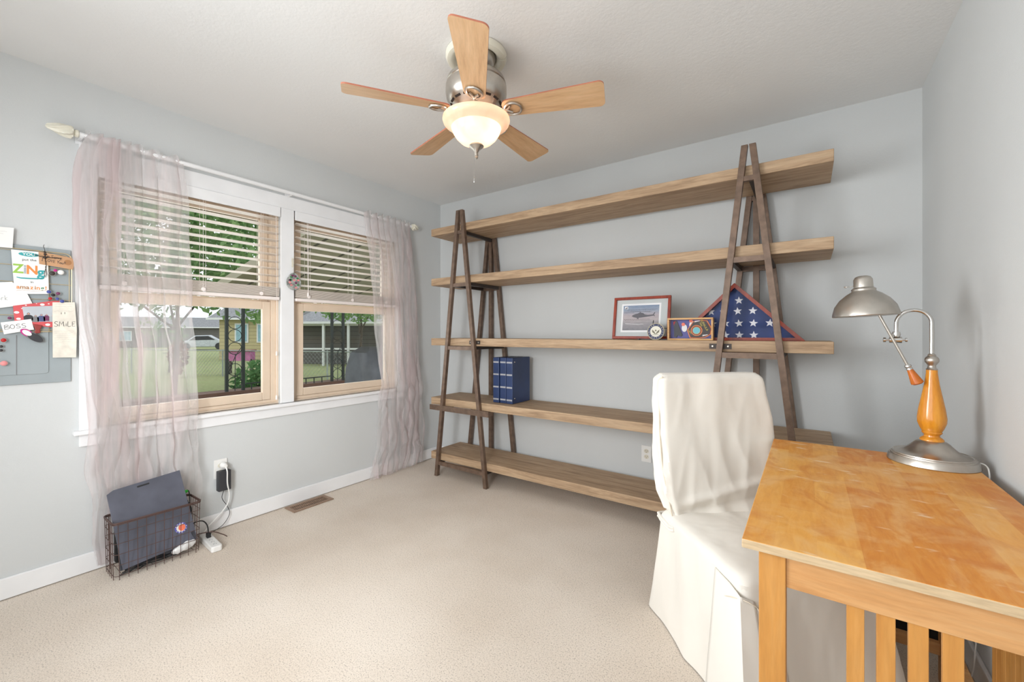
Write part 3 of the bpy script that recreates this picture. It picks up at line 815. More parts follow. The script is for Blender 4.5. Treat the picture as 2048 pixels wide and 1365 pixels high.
MB().add([F(.15, .02, 0), F(.20, .02, 0), F(.20, .2, 0), F(.15, .2, 0), (-.9, 2.745, Z3), (-.85, 2.745, Z3)], [(0, 1, 5, 4), (0, 1, 2, 3), (3, 2, 5, 4), (0, 4, 3), (1, 2, 5)]).build('easel_back', M['black'], t)

# round navy seal on a small black easel
t = thing('display_easel', 'small black easel in front of the cherry frame, holding the round seal', 'easel', (-.77, 2.6, Z3))
e = MB()
e.box(-.855, -.68, 2.572, 2.582, Z3, Z3 + .006).box(-.855, -.845, 2.56, 2.62, Z3, Z3 + .007)
e.box(-.685, -.677, 2.56, 2.64, Z3, Z3 + .006)
e.bar((-.782, 2.585, Z3), (-.775, 2.615, Z3 + .12), .004, .004); e.bar((-.684, 2.578, Z3), (-.688, 2.612, Z3 + .122), .004, .004)
e.bar((-.78, 2.60, Z3 + .07), (-.686, 2.60, Z3 + .07), .004, .004)
e.build('stand', M['black'], t)
t = thing('round_seal', 'round cream and navy eagle seal plaque leaning on the small black easel', 'plaque', (-.748, 2.57, Z3))
F = Frame((-.748, 2.5685, Z3 + .051), (1, 0, 0), (0, .14, 1))
MB().plate(F, circ(0, 0, .0515, 48), -.004, 0).build('rim', M['seala'], t, bevel=.001)
MB().plate(F, circ(0, 0, .047, 48), 0, .0006).build('ring_band', M['sealb'], t)
MB().plate(F, circ(0, 0, .033, 40), .0006, .0012).build('center_disc', M['sealc'], t)
e = MB()
e.plate(F, [(-.003, -.012), (.003, -.012), (.007, -.002), (.022, .012), (.020, -.004), (.010, -.012), (.005, -.016), (-.005, -.016), (-.010, -.012), (-.020, -.004), (-.022, .012), (-.007, -.002)], .0012, .002)
e.plate(F, circ(0, .006, .005, 10), .0012, .002); e.plate(F, [(-.018, -.019), (.018, -.019), (.018, -.021), (-.018, -.021)], .0012, .002)
e.build('eagle', M['eagle'], t)
for word, a0, a1, up in (('UNITED STATES', 205, -25, 1), ('NAVY', 238, 302, -1)):
    for i, ch in enumerate(word):
        if ch == ' ': continue
        a_ = R(a0 + (a1 - a0) * i / (len(word) - 1))
        text_mesh(ch, .0095, F, .0400 * cos(a_), .0400 * sin(a_), .0009, M['sealc'], t, rot=a_ - pi / 2 * up)

# oak shadow box with patch
t = thing('shadow_box', 'small light oak shadow box with an orange edged fire department patch', 'shadow box', (-.55, 2.6, Z3))
F = Frame((-.676, 2.552, Z3), (1, .02, 0), (0, 0, 1))
WB, HB = .246, .129
m = MB(); ringplate(m, F, 0, WB, 0, HB, .010, -.042, 0); m.build('box_frame', M['oakcase'], t, bevel=.0015)
MB().plate(F, [(.009, .009), (WB - .009, .009), (WB - .009, HB - .009), (.009, HB - .009)], -.042, -.039).build('backing', M['velvet'], t)
F2 = Frame(F(0, 0, -.038), F.x, F.y)
MB().plate(F2, [(.012, .012), (WB - .012, .012), (WB - .012, .03), (.17, .02), (.1, .012)], 0, .001).build('lining', M['velvet'], t)
MB().plate(F2, [(.025, .112), (.045, .115), (.052, .10), (.06, .075), (.078, .03), (.07, .02), (.05, .028), (.045, .014), (.03, .02), (.03, .06)], 0, .004).build('dark_ribbon', M['coal'], t)
for a_, b_ in ((.088, .07), (.13, .09)):
    MB().plate(F2, circ(a_, b_, .015, 20, .022), .001, .004).build('white_medallion', M['paper'], t)
    MB().plate(F2, circ(a_ - .006, b_ + .022, .010, 14, .010), .002, .005).build('copper_cap', M['peach'], t)
for a_, b_ in ((.026, .106),): MB().plate(F2, [(a_, b_), (a_ + .014, b_ + .006), (a_ + .003, b_ - .02)], .004, .006).build('red_tab', M['ruby'], t)
sh = lambda s_: [(.165 + s_ * x_, .062 + s_ * y_) for x_, y_ in ((-.062, -.004), (-.052, -.036), (-.046, -.050), (0, -.052), (.04, -.045), (.066, -.028), (.072, .004), (.046, .052), (.018, .054), (-.02, .05), (-.03, .046), (-.048, .018))]
MB().plate(F2, sh(1), .005, .007).build('patch_border', M['orange'], t)
MB().plate(F2, sh(.93), .007, .008).build('patch_inner_border', M['dred'], t)
MB().plate(F2, sh(.88), .008, .009).build('patch_field', M['patchk'], t)
for r_, mt, c0 in ((.031, 'orange', .009), (.027, 'dred', .0095), (.021, 'yellow', .010), (.019, 'patchb', .0105)):
    MB().plate(F2, circ(.155, .056, r_, 28), c0, c0 + .0006).build('patch_emblem', M[mt], t)
for a_, b_, rr in ((.158, .108, .5), (.2, .028, .15)):
    MB().plate(F2, [(a_ - .014, b_ - .005), (a_ + .014, b_ + .002), (a_ + .014, b_ + .006), (a_, b_ + .004), (a_ - .012, b_ + .003)], .009, .010).build('small_flag', M['paper'], t)
text_mesh('EUFAULA', .017, F2, .196, .086, .0095, M['yellow'], t, rot=R(-62))
text_mesh('FIRE', .013, F2, .178, .090, .0095, M['yellow'], t, rot=R(-62))
text_mesh('DEPT', .011, F2, .118, .048, .0095, M['yellow'], t, rot=R(-60))
MB().plate(F, [(.009, .009), (WB - .009, .009), (WB - .009, HB - .009), (.009, HB - .009)], -.006, -.005).build('glazing', M['caseglass'], t)

# folded flag in triangular case
t = thing('flag_case', 'triangular mahogany case holding a folded blue flag with white stars', 'flag case', (-.33, 2.65, Z3))
F = Frame((-.330, 2.604, Z3), (1, 0, 0), (0, 0, 1))
HH, HWD = .318, .322
oT = [(-HWD, 0), (HWD, 0), (0, HH)]; iT = [(-HWD + .042, .016), (HWD - .042, .016), (0, HH - .026)]
m = MB()
for i in range(3):
    j = (i + 1) % 3
    m.plate(F, [oT[i], oT[j], iT[j], iT[i]], -.082, 0)
m.build('case_frame', [M['maroon']], t, bevel=.0015)
MB().plate(F, [oT[0], oT[1], iT[1], iT[0]], .0002, .003).plate(F, [oT[1], oT[2], iT[2], iT[1]], .0002, .003).plate(F, [oT[2], oT[0], iT[0], iT[2]], .0002, .003).build('front_molding', M['cherry'], t)
MB().plate(F, oT, -.086, -.082).build('back_panel', M['maroon'], t)
MB().plate(F, [(-HWD + .03, .01), (HWD - .03, .01), (0, HH - .018)], -.08, -.035).build('folded_flag', M['flag'], t, bevel=.006)
m = MB()
for y_, xs in ((.262, (-.0,)), (.222, (-.055, .018)), (.163, (-.125, -.058, .012, .085)), (.095, (-.178, -.115, -.05, .018, .088, .165)), (.03, (-.15, -.05, .02, .09))):
    for x_ in xs:
        if y_ == .262: continue
        m.plate(F, starp(x_, y_, .0225, random.uniform(-.15, .15)), -.035, -.0335)
m.build('flag_star', M['star'], t)
MB().plate(F, iT, -.008, -.007).build('glazing', M['caseglass'], t)

# ------------------------------------------------------------------ wall outlets
def outlet(label, F, g=True):
    t_ = thing('wall_outlet', label, 'outlet', F.o, group=None)
    MB().plate(F, rrect(-.035, .035, -.0575, .0575, .004), 0, .005).build('cover_plate', M['plasticw'], t_, bevel=.0015)
    for dz in (-.0195, .0195):
        f_ = MB().plate(F, circ(0, dz, .0165, 20, .0145), .005, .0075).build('receptacle', M['ivory'], t_)
        q = MB()
        for dx in (-.006, .006): q.plate(F, [(dx - .001, dz - .002), (dx + .001, dz - .002), (dx + .001, dz + .006), (dx - .001, dz + .006)], .0075, .0079)
        q.plate(F, circ(0, dz - .008, .0022, 8), .0075, .0079); q.build('slot', M['black'], f_)
    return t_
outlet('white wall outlet beside the cream chair, between the two lowest shelves', Frame((-.922, YB - .0005, .345), (1, 0, 0), (0, 0, 1)))
outlet('white wall outlet under the window with cords plugged in', Frame((XL + .0005, 1.072, .364), (0, 1, 0), (0, 0, 1)))
m = MB(); m.box(XL + .0085, XL + .048, 1.046, 1.113, .236, .356)
tag(m.build('power_adapter', M['coal'], None, bevel=.004), 'black square power adapter plugged into the window wall outlet', 'adapter')
t = thing('extension_cord', 'white cord with round plug running from the outlet to the power strip', 'cord', (XL + .02, 1.08, .39))
MB().lathe([(.018, 0), (.019, .012), (.016, .03), (.01, .04)], (XL + .009, 1.082, .384), 20, Matrix.Rotation(R(90), 3, 'Y')).build('plug', M['plasticw'], t, smooth=True)
def smoothpts(P, n=10):
    P = [Vector(p) for p in P]; out = []
    for i in range(len(P) - 1):
        a, b, c, d = P[max(i - 1, 0)], P[i], P[i + 1], P[min(i + 2, len(P) - 1)]
        for k in range(n):
            u = k / n
            out.append(.5 * ((2 * b) + (c - a) * u + (2 * a - 5 * b + 4 * c - d) * u * u + (3 * b - a - 3 * c + d) * u ** 3))
    out.append(P[-1]); return out
MB().tube(smoothpts([(XL + .045, 1.084, .38), (XL + .056, 1.088, .35), (XL + .053, 1.09, .28), (XL + .04, 1.105, .2), (XL + .04, 1.09, .14), (XL + .05, 1.03, .085), (XL + .055, .98, .045), (XL + .075, .95, .012), (XL + .10, .955, .012), (XL + .112, .962, .014)]), .0038, 8).build('cable', M['plasticw'], t, smooth=True)
tag(MB().tube(smoothpts([(XL + .035, 1.078, .236), (XL + .03, 1.07, .19), (XL + .025, 1.10, .13), (XL + .03, 1.11, .08), (XL + .04, 1.07, .03), (XL + .05, 1.0, .008), (XL + .07, .95, .006)]), .0018, 6).build('adapter_cable', M['black'], None, smooth=True), 'thin black cable hanging from the black adapter down to the carpet', 'cable')

# floor vent
t = thing('floor_vent', 'brown slotted metal floor register beside the baseboard', 'floor vent', (-2.837, 1.58, 0))
m = MB(); F = Frame((-2.9, 1.44, .001), (0, 1, 0), (1, 0, 0), (0, 0, 1))
ringplate(m, F, 0, .285, 0, .128, .024, 0, .006); m.build('rim', M['ventm'], t, bevel=.002)
m = MB()
for k in range(19):
    y_ = .03 + k * .0123; m.plate(F, [(y_, .026), (y_ + .004, .026), (y_ + .004, .102), (y_, .102)], .001, .005)
m.plate(F, [(.024, .061), (.261, .061), (.261, .066), (.024, .066)], .001, .0055)
m.build('louvers', M['ventm'], t)
MB().plate(F, [(.022, .022), (.263, .022), (.263, .106), (.022, .106)], .0002, .001).build('duct_opening', M['dark'], t)

# ------------------------------------------------------------------ desk
DZ = .757
t = thing('desk', 'honey maple desk with worn butcher block top and slatted end', 'desk', (.16, 1.5, 0))
DX0, DX1, DY0, DY1 = -.113, .441, .997, 2.022
m = MB(); m.box(DX0, DX1, DY0, DY1, DZ - .019, DZ)
m.mi = [1, 0, 1, 1, 1, 1]
m.build('desktop', [M['butcher'], M['deskedge']], t, bevel=.002)
LX = [(-.084, -.036), (.366, .414)]; LY = [(1.022, 1.07), (1.972, 2.018)]
for xa, xb in LX:
    for ya, yb in LY:
        MB().box(xa, xb, ya, yb, .001, DZ - .0195).build('leg', M['deskwood'], t, bevel=.002)
for ya in (1.027, 1.990):
    MB().box(-.036, .366, ya, ya + .02, DZ - .091, DZ - .0195).build('apron', M['deskside'], t, bevel=.001)
for xa in (-.080, .389):
    MB().box(xa, xa + .02, 1.07, 1.972, DZ - (.055 if xa < 0 else .091), DZ - .0195).build('apron', M['deskside'], t, bevel=.001)
for ya in (1.029, 1.988):
    MB().box(-.036, .366, ya, ya + .018, .10, .14).build('stretcher', M['deskside'], t)
    for k in range(4):
        x_ = .0615 + .0438 * k
        MB().box(x_, x_ + .0265, ya + .002, ya + .014, .14, DZ - .091).build('slat', M['deskwood'], t, bevel=.001)
MB().box(.391, .409, 1.07, 1.972, .10, .14).build('stretcher', M['deskside'], t)
for k in range(4):
    y_ = 1.40 + .06 * k
    MB().box(.392, .406, y_, y_ + .03, .14, DZ - .091).build('slat', M['deskwood'], t, bevel=.001)
# black box on the floor behind
t = thing('storage_box', 'black lidded box on the carpet behind the desk, seen between the end slats', 'box', (.28, 2.36, 0))
MB().box(.16, .44, 2.26, 2.48, .001, .36).build('body', M['black'], t, bevel=.006)
MB().box(.155, .445, 2.255, 2.485, .361, .40).build('lid', M['black'], t, bevel=.006)

# ------------------------------------------------------------------ slipcovered chair
C0 = Vector((-.433, 1.725, 0)); ph_ = R(42)
U = Vector((cos(ph_), sin(ph_), 0)); Fw = Vector((sin(ph_), -cos(ph_), 0))
chair = thing('dining_chair', 'parsons chair in a loose cream cotton slipcover pulled up to the desk', 'chair', C0 + U * .245 + Fw * .2, ph_)
def cp(u, f, z): return C0 + U * u + Fw * f + Vector((0, 0, z))
def nz_(p, s_, sd=0): return noise.noise(Vector((p[0] * s_ + sd, p[1] * s_, p[2] * s_)))
def rsec(u0, u1, f0, f1, z, r, nper=26, amp=0.0, sd=0, puff=0, zs=.5):
    pts = []
    # perimeter of a rounded rectangle, evenly sampled
    base = rrect(u0, u1, f0, f1, r, 5); per = []
    P = [Vector((a, b)) for a, b in base]; L_ = [(P[(i + 1) % len(P)] - P[i]).length for i in range(len(P))]; T = sum(L_)
    N = nper * 4
    for k in range(N):
        d = T * k / N; i = 0
        while d > L_[i]: d -= L_[i]; i += 1
        per.append(P[i].lerp(P[(i + 1) % len(P)], d / L_[i] if L_[i] else 0))
    cu, cf = (u0 + u1) / 2, (f0 + f1) / 2
    for q in per:
        dirv = Vector((q.x - cu, q.y - cf)).normalized()
        w_ = amp * noise.noise(Vector((q.x * 13 + sd, q.y * 13, z * zs * 10)))
        q2 = q + dirv * w_
        pts.append(cp(q2.x, q2.y, z))
    return pts
# backrest
secs = []
for i in range(81):
    q = i / 80; z = .40 + .622 * q
    wl = interp([(0, .018), (.1, .012), (.22, -.012), (.5, -.03), (.8, -.035), (1, -.03)], q)
    wr = interp([(0, .42), (.3, .43), (.5, .455), (.57, .463), (.7, .455), (.85, .43), (1, .415)], q)
    ff = interp([(0, .02), (.12, .0), (.3, -.012), (1, -.03)], q)
    fb = interp([(0, -.10), (.15, -.10), (.3, -.125), (.6, -.13), (1, -.12)], q)
    r = .022
    if q > .955:
        e_ = (q - .955) / .045; d_ = .016 * e_ ** 2; wl += d_; wr -= d_; ff -= d_; fb += d_
    secs.append(rsec(wl, wr, fb, ff, z, r, 44, .006 + .004 * (1 - q), 3, zs=.25))
secs_c = []
for sec in secs:
    out = []
    for p in sec:
        lc = p - C0; lu, lf = lc.dot(U), lc.dot(Fw); z = p.z; b_ = max(0, min(1, (.80 - z) / .3))
        n1 = noise.noise(Vector((lu * 9 + z * 3, z * 2.2 - lu * 2, 2.5))); n2 = noise.noise(Vector((lu * 17 - z * 2, z * 3, 8.5)))
        dsp = (.0016 + .0042 * b_) * (1 - 2.4 * abs(n1)) + (.001 + .0018 * b_) * (1 - 2.4 * abs(n2))
        fold = .010 * math.exp(-((z - (.50 + .22 * max(0, lu))) / .018) ** 2) - .012 * math.exp(-((z - (.465 + .14 * max(0, lu))) / .02) ** 2)
        if lf > -.055 and z < .99: p = p + Fw * (dsp + fold * min(1, max(0, lu) / .08))
        if lu < .01 and lf <= -.02:
            m1 = noise.noise(Vector((lf * 22 + z * 5, z * 7 + lf * 8, 5.5))); p = p - U * ((.004 + .010 * b_) * (1 - 2.4 * abs(m1)))
        out.append(p)
    secs_c.append(out)
m = MB(); m.loft(secs_c); m.build('back_cover', M['cream'], chair, smooth=True)
# seat
secs = []
for i, (z, ins) in enumerate(((.385, .006), (.41, .0), (.44, -.004), (.455, .004), (.463, .016), (.467, .04))):
    secs.append(rsec(-.012 + ins, .418 - ins, -.09 + ins, .425 - ins, z, .03, 34, .003, 8))
m = MB(); m.loft(secs, cap1=False)
# crowned top
cen = cp(.205, .17, .474); o_ = len(m.v); last = len(m.v) - 136; ringn = 136
prev = [m.v[last + k].copy() for k in range(ringn)]
for j in range(1, 9):
    q = j / 9
    for k in range(ringn):
        p = prev[k].lerp(cen, q); p.z = .467 + .012 * sin(pi / 2 * q) + .003 * noise.noise(Vector((p.x * 14, p.y * 14, 1)))
        m.v.append(p)
    for k in range(ringn):
        a_ = last + k if j == 1 else o_ + (j - 2) * ringn + k; b_ = last + (k + 1) % ringn if j == 1 else o_ + (j - 2) * ringn + (k + 1) % ringn
        m.face((a_, b_, o_ + (j - 1) * ringn + (k + 1) % ringn, o_ + (j - 1) * ringn + k))
m.v.append(cen + Vector((0, 0, .005))); ci = len(m.v) - 1
for k in range(ringn): m.face((o_ + 7 * ringn + k, o_ + 7 * ringn + (k + 1) % ringn, ci))
m.build('seat_cover', M['cream'], chair, smooth=True)
# skirt with folds
secs = []
for i in range(25):
    q = i / 24; z = .425 * (1 - q) + .004
    fl = q ** 1.2
    sec = rsec(-.013, .419, -.10 - .085 * fl, .427 + .05 * fl, z, .03, 44)
    out = []
    N = len(sec)
    for k, p in enumerate(sec):
        a_ = 2 * pi * k / N
        cc = cp(.205, .17, z); dv = (p - cc); dv.z = 0; dv.normalize()
        wv = .008 * q * sin(a_ * 9 + .8) + .006 * (.3 + q) * (1 - 2.4 * abs(noise.noise(Vector((p.x * 7 + p.z, p.y * 7, z * 2.5 + 1))))) + .008 * q * noise.noise(Vector((p.x * 9, p.y * 9, z * 2 + 4)))
        p = p + dv * wv; lc = p - C0; lu, lf = lc.dot(U), lc.dot(Fw)
        if lu > .30: p = p + U * (max(0, min(1, (lf - .14) / .12)) * (.05 + .06 * q) * min(1, (lu - .30) / .1))
        lu = (p - C0).dot(U)
        if lu > .419 and lf < .15: p = p - U * (lu - .419)
        out.append(p)
    secs.append(out)
MB().loft(secs, cap0=False, cap1=False).build('skirt', M['cream'], chair, smooth=True)
# front-left kick pleat flap that hangs open over the corner
def panel(name, pts0, pts1, nu, nv, bulge, mat, amp=.006, sd=0):
    # pts0: polyline at the top (u,f,z), pts1 at the bottom
    mb = MB(); vs_ = []
    for j in range(nv + 1):
        q = j / nv
        for i in range(nu + 1):
            s_ = i / nu
            a_ = cp(*[interp([(k / (len(pts0) - 1), pts0[k][c]) for k in range(len(pts0))], s_) for c in range(3)])
            b_ = cp(*[interp([(k / (len(pts1) - 1), pts1[k][c]) for k in range(len(pts1))], s_) for c in range(3)])
            p = a_.lerp(b_, q)
            p += (Fw * .6 - U * .8) * (bulge * sin(pi * s_) * q + amp * noise.noise(Vector((s_ * 4, q * 2, sd))) * q)
            vs_.append(p)
    mb.add(vs_, [(j * (nu + 1) + i, j * (nu + 1) + i + 1, (j + 1) * (nu + 1) + i + 1, (j + 1) * (nu + 1) + i) for j in range(nv) for i in range(nu)])
    o = mb.build(name, mat, chair, smooth=True); s_ = o.modifiers.new('solid', 'SOLIDIFY'); s_.thickness = .002
    return o
panel('pleat_flap', [(-.018, .30, .43), (-.02, .38, .425), (-.022, .43, .415), (.02, .436, .40)], [(-.052, .30, .03), (-.06, .40, .01), (-.045, .50, .008), (.05, .52, .01)], 18, 24, .02, M['cream'])
panel('pleat_flap', [(.012, .437, .38), (.04, .438, .38), (.075, .436, .385)], [(.02, .50, .01), (.07, .495, .01), (.13, .49, .01)], 12, 20, -.01, M['cream'], sd=4)
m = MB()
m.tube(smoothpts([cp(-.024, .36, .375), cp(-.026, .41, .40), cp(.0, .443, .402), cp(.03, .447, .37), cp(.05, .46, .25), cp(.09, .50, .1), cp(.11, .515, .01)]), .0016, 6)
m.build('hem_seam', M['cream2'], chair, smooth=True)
# waist tie at the back-left corner
m = MB()
for dz in (-.008, .004):
    m.tube(smoothpts([cp(.10, -.108, .432 + dz), cp(.0, -.108, .43 + dz), cp(-.012, -.095, .43 + dz), cp(-.018, -.05, .425 + dz), cp(-.016, .0, .42 + dz), cp(-.012, .03, .43 + dz)]), .006, 8)
m.build('waist_tie', M['cream'], chair, smooth=True)
# piping down the backrest's front-left edge
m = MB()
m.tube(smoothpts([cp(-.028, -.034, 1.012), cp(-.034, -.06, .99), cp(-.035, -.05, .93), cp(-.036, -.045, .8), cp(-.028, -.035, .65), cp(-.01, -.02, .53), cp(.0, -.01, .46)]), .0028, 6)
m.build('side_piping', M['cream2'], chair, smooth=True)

# ------------------------------------------------------------------ desk lamp
LXc, LYc = .338, 1.945
t = thing('desk_lamp', 'brushed nickel desk lamp with amber wood stem on the desk corner', 'lamp', (LXc, LYc, DZ))
z0 = DZ + .0005
MB().lathe([(.112, z0), (.113, z0 + .002), (.1085, z0 + .020), (.107, z0 + .0225), (.1045, z0 + .0225), (.104, z0 + .0265), (.1005, z0 + .0275), (.100, z0 + .031), (.096, z0 + .032), (.094, z0 + .0305), (.085, z0 + .0325), (.072, z0 + .038), (.060, z0 + .047), (.050, z0 + .058), (.042, z0 + .067), (.034, z0 + .073), (.028, z0 + .075)], (LXc, LYc, 0), 64).build('base', M['nickel'], t, smooth=True)
zz = z0 + .074
MB().lathe([(.030, zz), (.030, zz + .004), (.027, zz + .008), (.020, zz + .013), (.019, zz + .018), (.024, zz + .024), (.026, zz + .027), (.024, zz + .030), (.030, zz + .042), (.036, zz + .060), (.0365, zz + .075), (.033, zz + .105), (.026, zz + .145), (.019, zz + .185), (.0145, zz + .222), (.014, zz + .235)], (LXc, LYc, 0), 40).build('wood_stem', M['amber'], t, smooth=True)
zk = zz + .235
MB().lathe([(.014, zk - .001), (.015, zk + .002), (.011, zk + .006), (.010, zk + .014), (.013, zk + .019), (.0175, zk + .026), (.0185, zk + .032), (.0165, zk + .040), (.010, zk + .046), (.011, zk + .049), (.006, zk + .054)], (LXc, LYc, 0), 32).build('collar', M['nickel'], t, smooth=True)
# arched tube toward -X (slightly toward the camera)
dv = Vector((-1, -.0, 0)).normalized()
A0 = Vector((LXc, LYc, zk + .045)); zt = 1.222; rr = .044
pts = [A0, Vector((LXc, LYc, zt))] + [Vector((LXc, LYc, zt)) + dv * (rr - rr * cos(a_)) + Vector((0, 0, rr * sin(a_))) for a_ in [pi * k / 14 for k in range(1, 15)]] + [Vector((LXc, LYc, 1.18)) + dv * 2 * rr]
MB().tube(pts, .0058, 12).build('arched_tube', M['nickel2'], t, smooth=True)
JP = Vector((LXc, LYc, 1.165)) + dv * (2 * rr)
m = MB(); m.lathe([(.010, -.008), (.012, 0), (.010, .010)], JP + Vector((0, 0, .018)), 16)
Rx = Matrix.Rotation(R(90), 3, 'Y')
m.lathe([(.010, -.018), (.0105, .014)], JP, 16, Rx)
m.lathe([(.003, .014), (.003, .022), (.007, .023), (.007, .028)], JP, 12, Rx)
m.lathe([(.008, -.034), (.008, -.027), (.003, -.026), (.003, -.018)], JP, 12, Rx)
m.build('clamp', M['nickel2'], t, smooth=True)
rt_ = Vector((.190, LYc - .014, 1.285)); rb = Vector((.277, LYc - .014, 1.078))
MB().tube([rt_, rb], .0042, 12).build('balance_rod', M['nickel'], t, smooth=True)
ax = (rb - rt_).normalized()
def along(prof, p, axis, name, mat, n=24, cap=True):
    q = Vector((0, 0, 1)).rotation_difference(axis).to_matrix()
    return MB().lathe(prof, p, n, q, cap).build(name, mat, t, smooth=True)
along([(.007, -.004), (.0095, 0), (.0095, .004), (.007, .007), (.009, .010), (.009, .014)], rb, ax, 'rod_collar', M['nickel2'])
along([(.008, .013), (.011, .03), (.016, .055), (.017, .062), (.011, .066)], rb, ax, 'wood_grip', M['amber2'])
# shade, tipped slightly
SC = Vector((.167, LYc - .012, 1.250)); sax = Vector((-.05, -.0, 1)).normalized()
along([(.092, -.002), (.094, .0), (.093, .008), (.086, .034), (.070, .058), (.050, .076), (.036, .085), (.034, .088), (.035, .094), (.028, .100), (.0275, .103), (.027, .128), (.022, .137), (.014, .141)], SC, sax, 'shade', M['nickel'], 48)
along([(.0905, -.001), (.0895, .008), (.083, .033), (.068, .056), (.048, .073), (.02, .08)], SC, sax, 'shade_lining', M['plasticw'], 48, False)
along([(.012, .07), (.013, .05), (.018, .035), (.024, .022), (.022, .012), (.012, .005), (.003, .003)], SC, sax, 'bulb', M['bowl'], 24)
m = MB(); m.tube([SC + Vector((-.03, -.0, .106)), SC + Vector((-.052, -.004, .104))], .0018, 8); m.ball(SC + Vector((-.054, -.004, .104)), .0055, 8, .8)
m.build('switch_knob', M['nickel2'], t, smooth=True)
m = MB(); m.tube(smoothpts([(LXc + .104, LYc + .0, DZ + .018), (LXc + .118, LYc - .01, DZ + .016), (LXc + .122, LYc - .03, DZ + .0), (LXc + .120, LYc - .035, DZ - .06), (LXc + .118, LYc + .02, .45), (LXc + .116, LYc + .06, .2), (LXc + .11, LYc + .08, .05), (LXc + .09, LYc + .10, .006)]), .0022, 6)
m.build('power_cord', M['plasticw'], t, smooth=True)
# ------------------------------------------------------------------ electrical panel used as memo board
PXf = XL + .012
t = thing('electrical_panel', 'grey metal breaker panel on the wall left of the window', 'panel', (XL, .18, .95))
F = Frame((XL + .0008, 0, 0), (0, 1, 0), (0, 0, 1))
MB().plate(F, [(-.12, .955), (.435, .955), (.435, 1.59), (-.12, 1.59)], 0, .008).build('cover', M['panel'], t, bevel=.002)
MB().plate(F, rrect(-.10, .362, 1.0, 1.57, .012), .0082, .012).build('door', M['panel'], t, bevel=.0015)
m = MB(); m.plate(F, [(.262, 1.0), (.265, 1.0), (.265, 1.18), (.262, 1.18)], .012, .0128).build('door_latch_seam', M['grey'], t)
t = thing('wire_grid', 'gold wire memo grid hung with cards and photos over the grey panel', 'memo grid', (PXf + .004, .2, 1.4))
F = Frame((PXf + .006, 0, 0), (0, 1, 0), (0, 0, 1))
m = MB(); ob = rrect(-.12, .436, 1.196, 1.570, .025, 6); m.tube([F(a, b) for a, b in ob], .0022, 8, closed=True)
ob = rrect(-.112, .428, 1.204, 1.562, .022, 6); m.tube([F(a, b) for a, b in ob], .0013, 6, closed=True)
m.build('outer_wire', M['gold'], t, smooth=True)
m = MB()
for z in (1.496, 1.420, 1.346, 1.270, 1.196): m.tube([F(-.12, z), F(.436, z)], .0014, 6)
m.tube([F(.362, 1.196, -.002), F(.362, 1.57, -.002)], .0012, 6); m.tube([F(.10, 1.196, -.002), F(.10, 1.57, -.002)], .0012, 6)
m.build('cross_wire', M['gold'], t, smooth=True)
PX = PXf + .0095
F = Frame((PX, 0, 0), (0, 1, 0), (0, 0, 1))
def card(name, pts, mat, label, cat, c0=0, th=.0006):
    cx = sum(p[0] for p in pts) / len(pts); cz = sum(p[1] for p in pts) / len(pts)
    t_ = thing(name, label, cat, F(cx, cz, c0))
    MB().plate(F, pts, c0, c0 + th).build('card_stock', mat, t_)
    return t_
def scribble(parent, lines, r=.0006, c=.001, mat='ink'):
    m_ = MB()
    for ln in lines: m_.tube([F(a, b, c) for a, b in ln], r, 4)
    m_.build('handwriting', M[mat], parent)
GL = {'B': [[(0, 0), (.05, 1)], [(.02, .95), (.45, 1), (.5, .75), (.1, .55), (.55, .45), (.55, .1), (.0, .0)]],
      'O': [[(.3, 1), (.05, .75), (.02, .3), (.25, 0), (.5, .2), (.55, .7), (.3, 1)]],
      'S': [[(.55, .9), (.3, 1), (.08, .8), (.2, .55), (.45, .42), (.5, .15), (.25, 0), (.0, .1)]],
      'M': [[(0, 0), (.1, 1), (.35, .4), (.6, 1), (.7, 0)]], 'i': [[(.12, .62), (.1, 0)], [(.12, .86), (.13, .9)]],
      'L': [[(.08, 1), (.05, 0), (.5, .05)]], 'E': [[(.5, .95), (.08, .95), (.05, 0), (.5, .03)], [(.06, .5), (.42, .52)]],
      'w': [[(0, .55), (.12, 0), (.28, .4), (.42, 0), (.58, .55)]], 'o': [[(.25, .55), (.05, .4), (.08, .08), (.3, 0), (.42, .25), (.25, .55)]],
      'r': [[(.05, .55), (.06, 0)], [(.06, .35), (.2, .55), (.34, .5)]], 'k': [[(.05, 1), (.06, 0)], [(.38, .55), (.08, .28), (.4, 0)]],
      'I': [[(.1, 1), (.08, 0)], [(-.05, 1), (.25, 1)], [(-.06, 0), (.24, 0)]], "'": [[(.06, 1), (.03, .8)]], 'm': [[(.02, .55), (.03, 0)], [(.03, .4), (.15, .55), (.24, .4), (.25, 0)], [(.25, .4), (.4, .55), (.5, .4), (.52, 0)]],
      'y': [[(.03, .55), (.18, .1)], [(.4, .55), (.15, -.3), (0, -.35)]], ',': [[(.08, .08), (.02, -.15)]], 'V': [[(0, 1), (.22, 0), (.45, 1)]], 'Y': [[(0, 1), (.2, .5), (.42, 1)], [(.2, .5), (.2, 0)]],
      'u': [[(.03, .55), (.06, .08), (.25, .0), (.36, .2), (.38, .55)], [(.38, .3), (.42, 0)]], '!': [[(.1, 1), (.08, .3)], [(.08, .06), (.08, .02)]]}
GW = {'B': .72, 'O': .74, 'S': .72, 'M': .9, 'i': .32, 'L': .65, 'E': .65, 'w': .72, 'o': .56, 'r': .46, 'k': .52, 'I': .42, "'": .2, 'm': .66, 'y': .52, ',': .25, 'V': .6, 'Y': .55, 'u': .56, '!': .26, ' ': .35}
